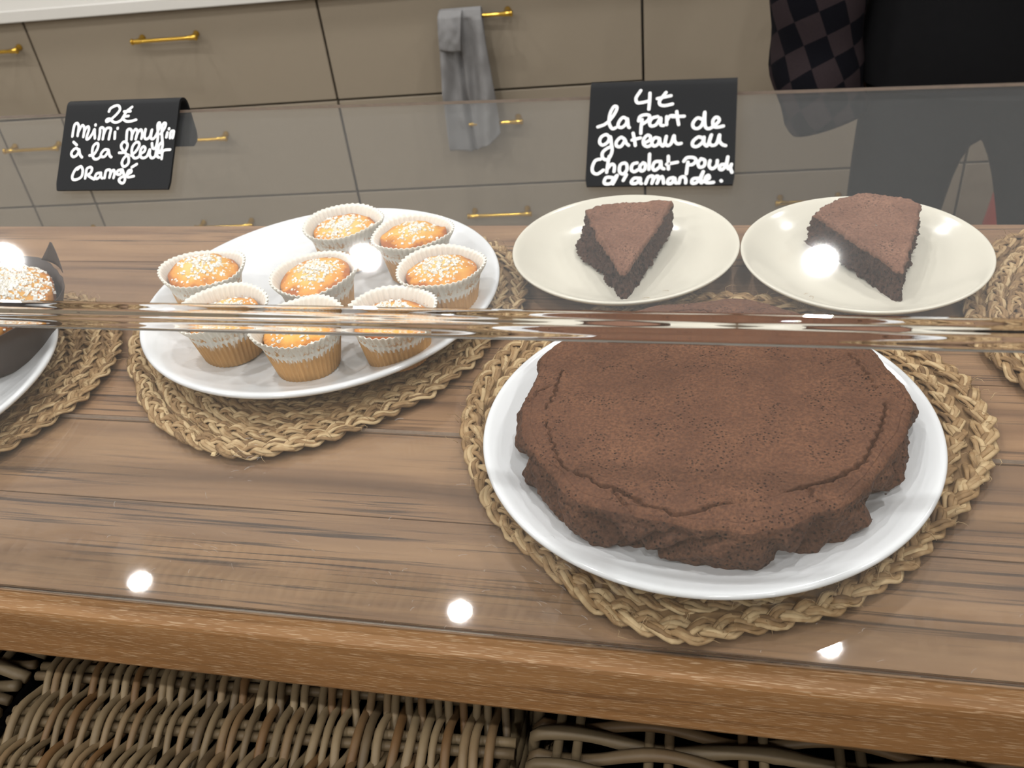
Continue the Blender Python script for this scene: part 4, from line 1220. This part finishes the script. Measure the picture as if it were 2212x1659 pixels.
def loft(rows, n=40):
    V = []
    for cx, cy, z, rx, ry in rows:
        for i in range(n):
            a = 2 * PI * i / n
            wv = 1 + .02 * math.sin(5 * a + z * 20)
            V.append((cx + rx * wv * math.cos(a), cy + ry * wv * math.sin(a), z + g))
    F = [(j * n + i, j * n + (i + 1) % n, (j + 1) * n + (i + 1) % n, (j + 1) * n + i) for j in range(len(rows) - 1) for i in range(n)]
    return V, F
V, F = loft([(0, 0, -.13, .198, .150), (0, 0, -.08, .200, .152), (0, 0, .0, .190, .140), (0, 0, .10, .180, .128), (0, 0, .22, .195, .130), (0, 0, .34, .190, .115), (0, 0, .395, .145, .09), (0, 0, .425, .080, .068), (0, 0, .432, .062, .060)])
o = obj('black_top', mesh('black_top', V, F), M['black'], person)
o.modifiers.new('sub', 'SUBSURF').render_levels = 1
# checked sleeves
tc_ = NT('dark_check_flannel')
uv = tc_.n('ShaderNodeUVMap')
mp = tc_.n('ShaderNodeMapping', {'Vector': uv.outputs[0], 'Rotation': (0, 0, .33), 'Scale': (1, 1, 1)})
chk = tc_.n('ShaderNodeTexChecker', {'Vector': mp.outputs[0], 'Color1': lin(56, 47, 49), 'Color2': lin(13, 14, 20), 'Scale': 1.0})
fz = tc_.noise(tc_.coords(), 500, 2)
M['check'] = tc_.finish(tc_.mix(tc_.math('MULTIPLY', fz, .4), chk.outputs[0], lin(24, 22, 26)), .95, tc_.bump(fz, .5, .001), spec=.1)
def sleeve(s):
    ctrl = np.array([(s * .150, 0, .385), (s * .215, .01, .30), (s * .255, .02, .18), (s * .272, .01, .06), (s * .268, -.01, -.06), (s * .258, -.03, -.14), (s * .240, -.040, -.200)])
    P = catmull(ctrl, 5)
    n = 40
    m = len(P)
    rr = np.interp(np.arange(m) / (m - 1), [0, .2, .5, .8, .93, 1], [.075, .082, .078, .072, .070, .058])
    T = np.gradient(P, axis=0); T /= np.linalg.norm(T, axis=1)[:, None]
    V, UV = [], []
    L = np.r_[0, np.cumsum(np.linalg.norm(np.diff(P, axis=0), axis=1))]
    for j in range(m):
        S = np.cross(T[j], (0, 1, 0)); S /= np.linalg.norm(S); U = np.cross(S, T[j])
        for i in range(n):
            a = 2 * PI * i / n
            w_ = 1 + .05 * math.sin(j * .9 + 2 * math.sin(a)) + .03 * math.sin(3 * a + j * .5)
            p = P[j] + rr[j] * w_ * (math.cos(a) * S + math.sin(a) * U)
            V.append((p[0], p[1], p[2] + g)); UV.append((i / n * 12, L[j] / .041))
    F = [(j * n + i, j * n + (i + 1) % n, (j + 1) * n + (i + 1) % n, (j + 1) * n + i) for j in range(m - 1) for i in range(n)]
    F.append(tuple((m - 1) * n + i for i in range(n)))
    me = mesh('sleeve', V, F)
    ul = me.uv_layers.new(name='UVMap')
    for pl in me.polygons:
        us = [UV[v] for v in pl.vertices]
        wrap = max(u[0] for u in us) - min(u[0] for u in us) > 6
        for li, u in zip(pl.loop_indices, us): ul.data[li].uv = (u[0] + (12 if wrap and u[0] < 6 else 0), u[1])
    return obj('sleeve', me, M['check'], person)
sleeve(-1); sleeve(1)
# head details: hair cap, eyes
V, F = lathe_vf([(.090, -.02), (.097, .02), (.092, .06), (.070, .095), (.035, .112), (0, .116)], 32)
V = [(x, y * 1.12 + .012 + (.0 if z > .03 else .03), z + .60 + g) for x, y, z in V]
o = obj('hair', mesh('hair', V, F), M['hair'], person); o.modifiers.new('thick', 'SOLIDIFY').thickness = .008
for s in (-1, 1):
    V, F = lathe_vf([(0, -.010), (.007, -.007), (.010, 0), (.007, .007), (0, .010)], 12)
    obj('eye', mesh('eye', [(x + s * .031, y - .082, z + .592 + g) for x, y, z in V], F), M['black'], person)
V, F = lathe_vf([(0, -.004), (.018, -.002), (.022, 0), (.018, .002), (0, .004)], 16)
obj('mouth', mesh('mouth', [(x, y * .35 - .080, z + .535 + g) for x, y, z in V], F), M['red'], person)
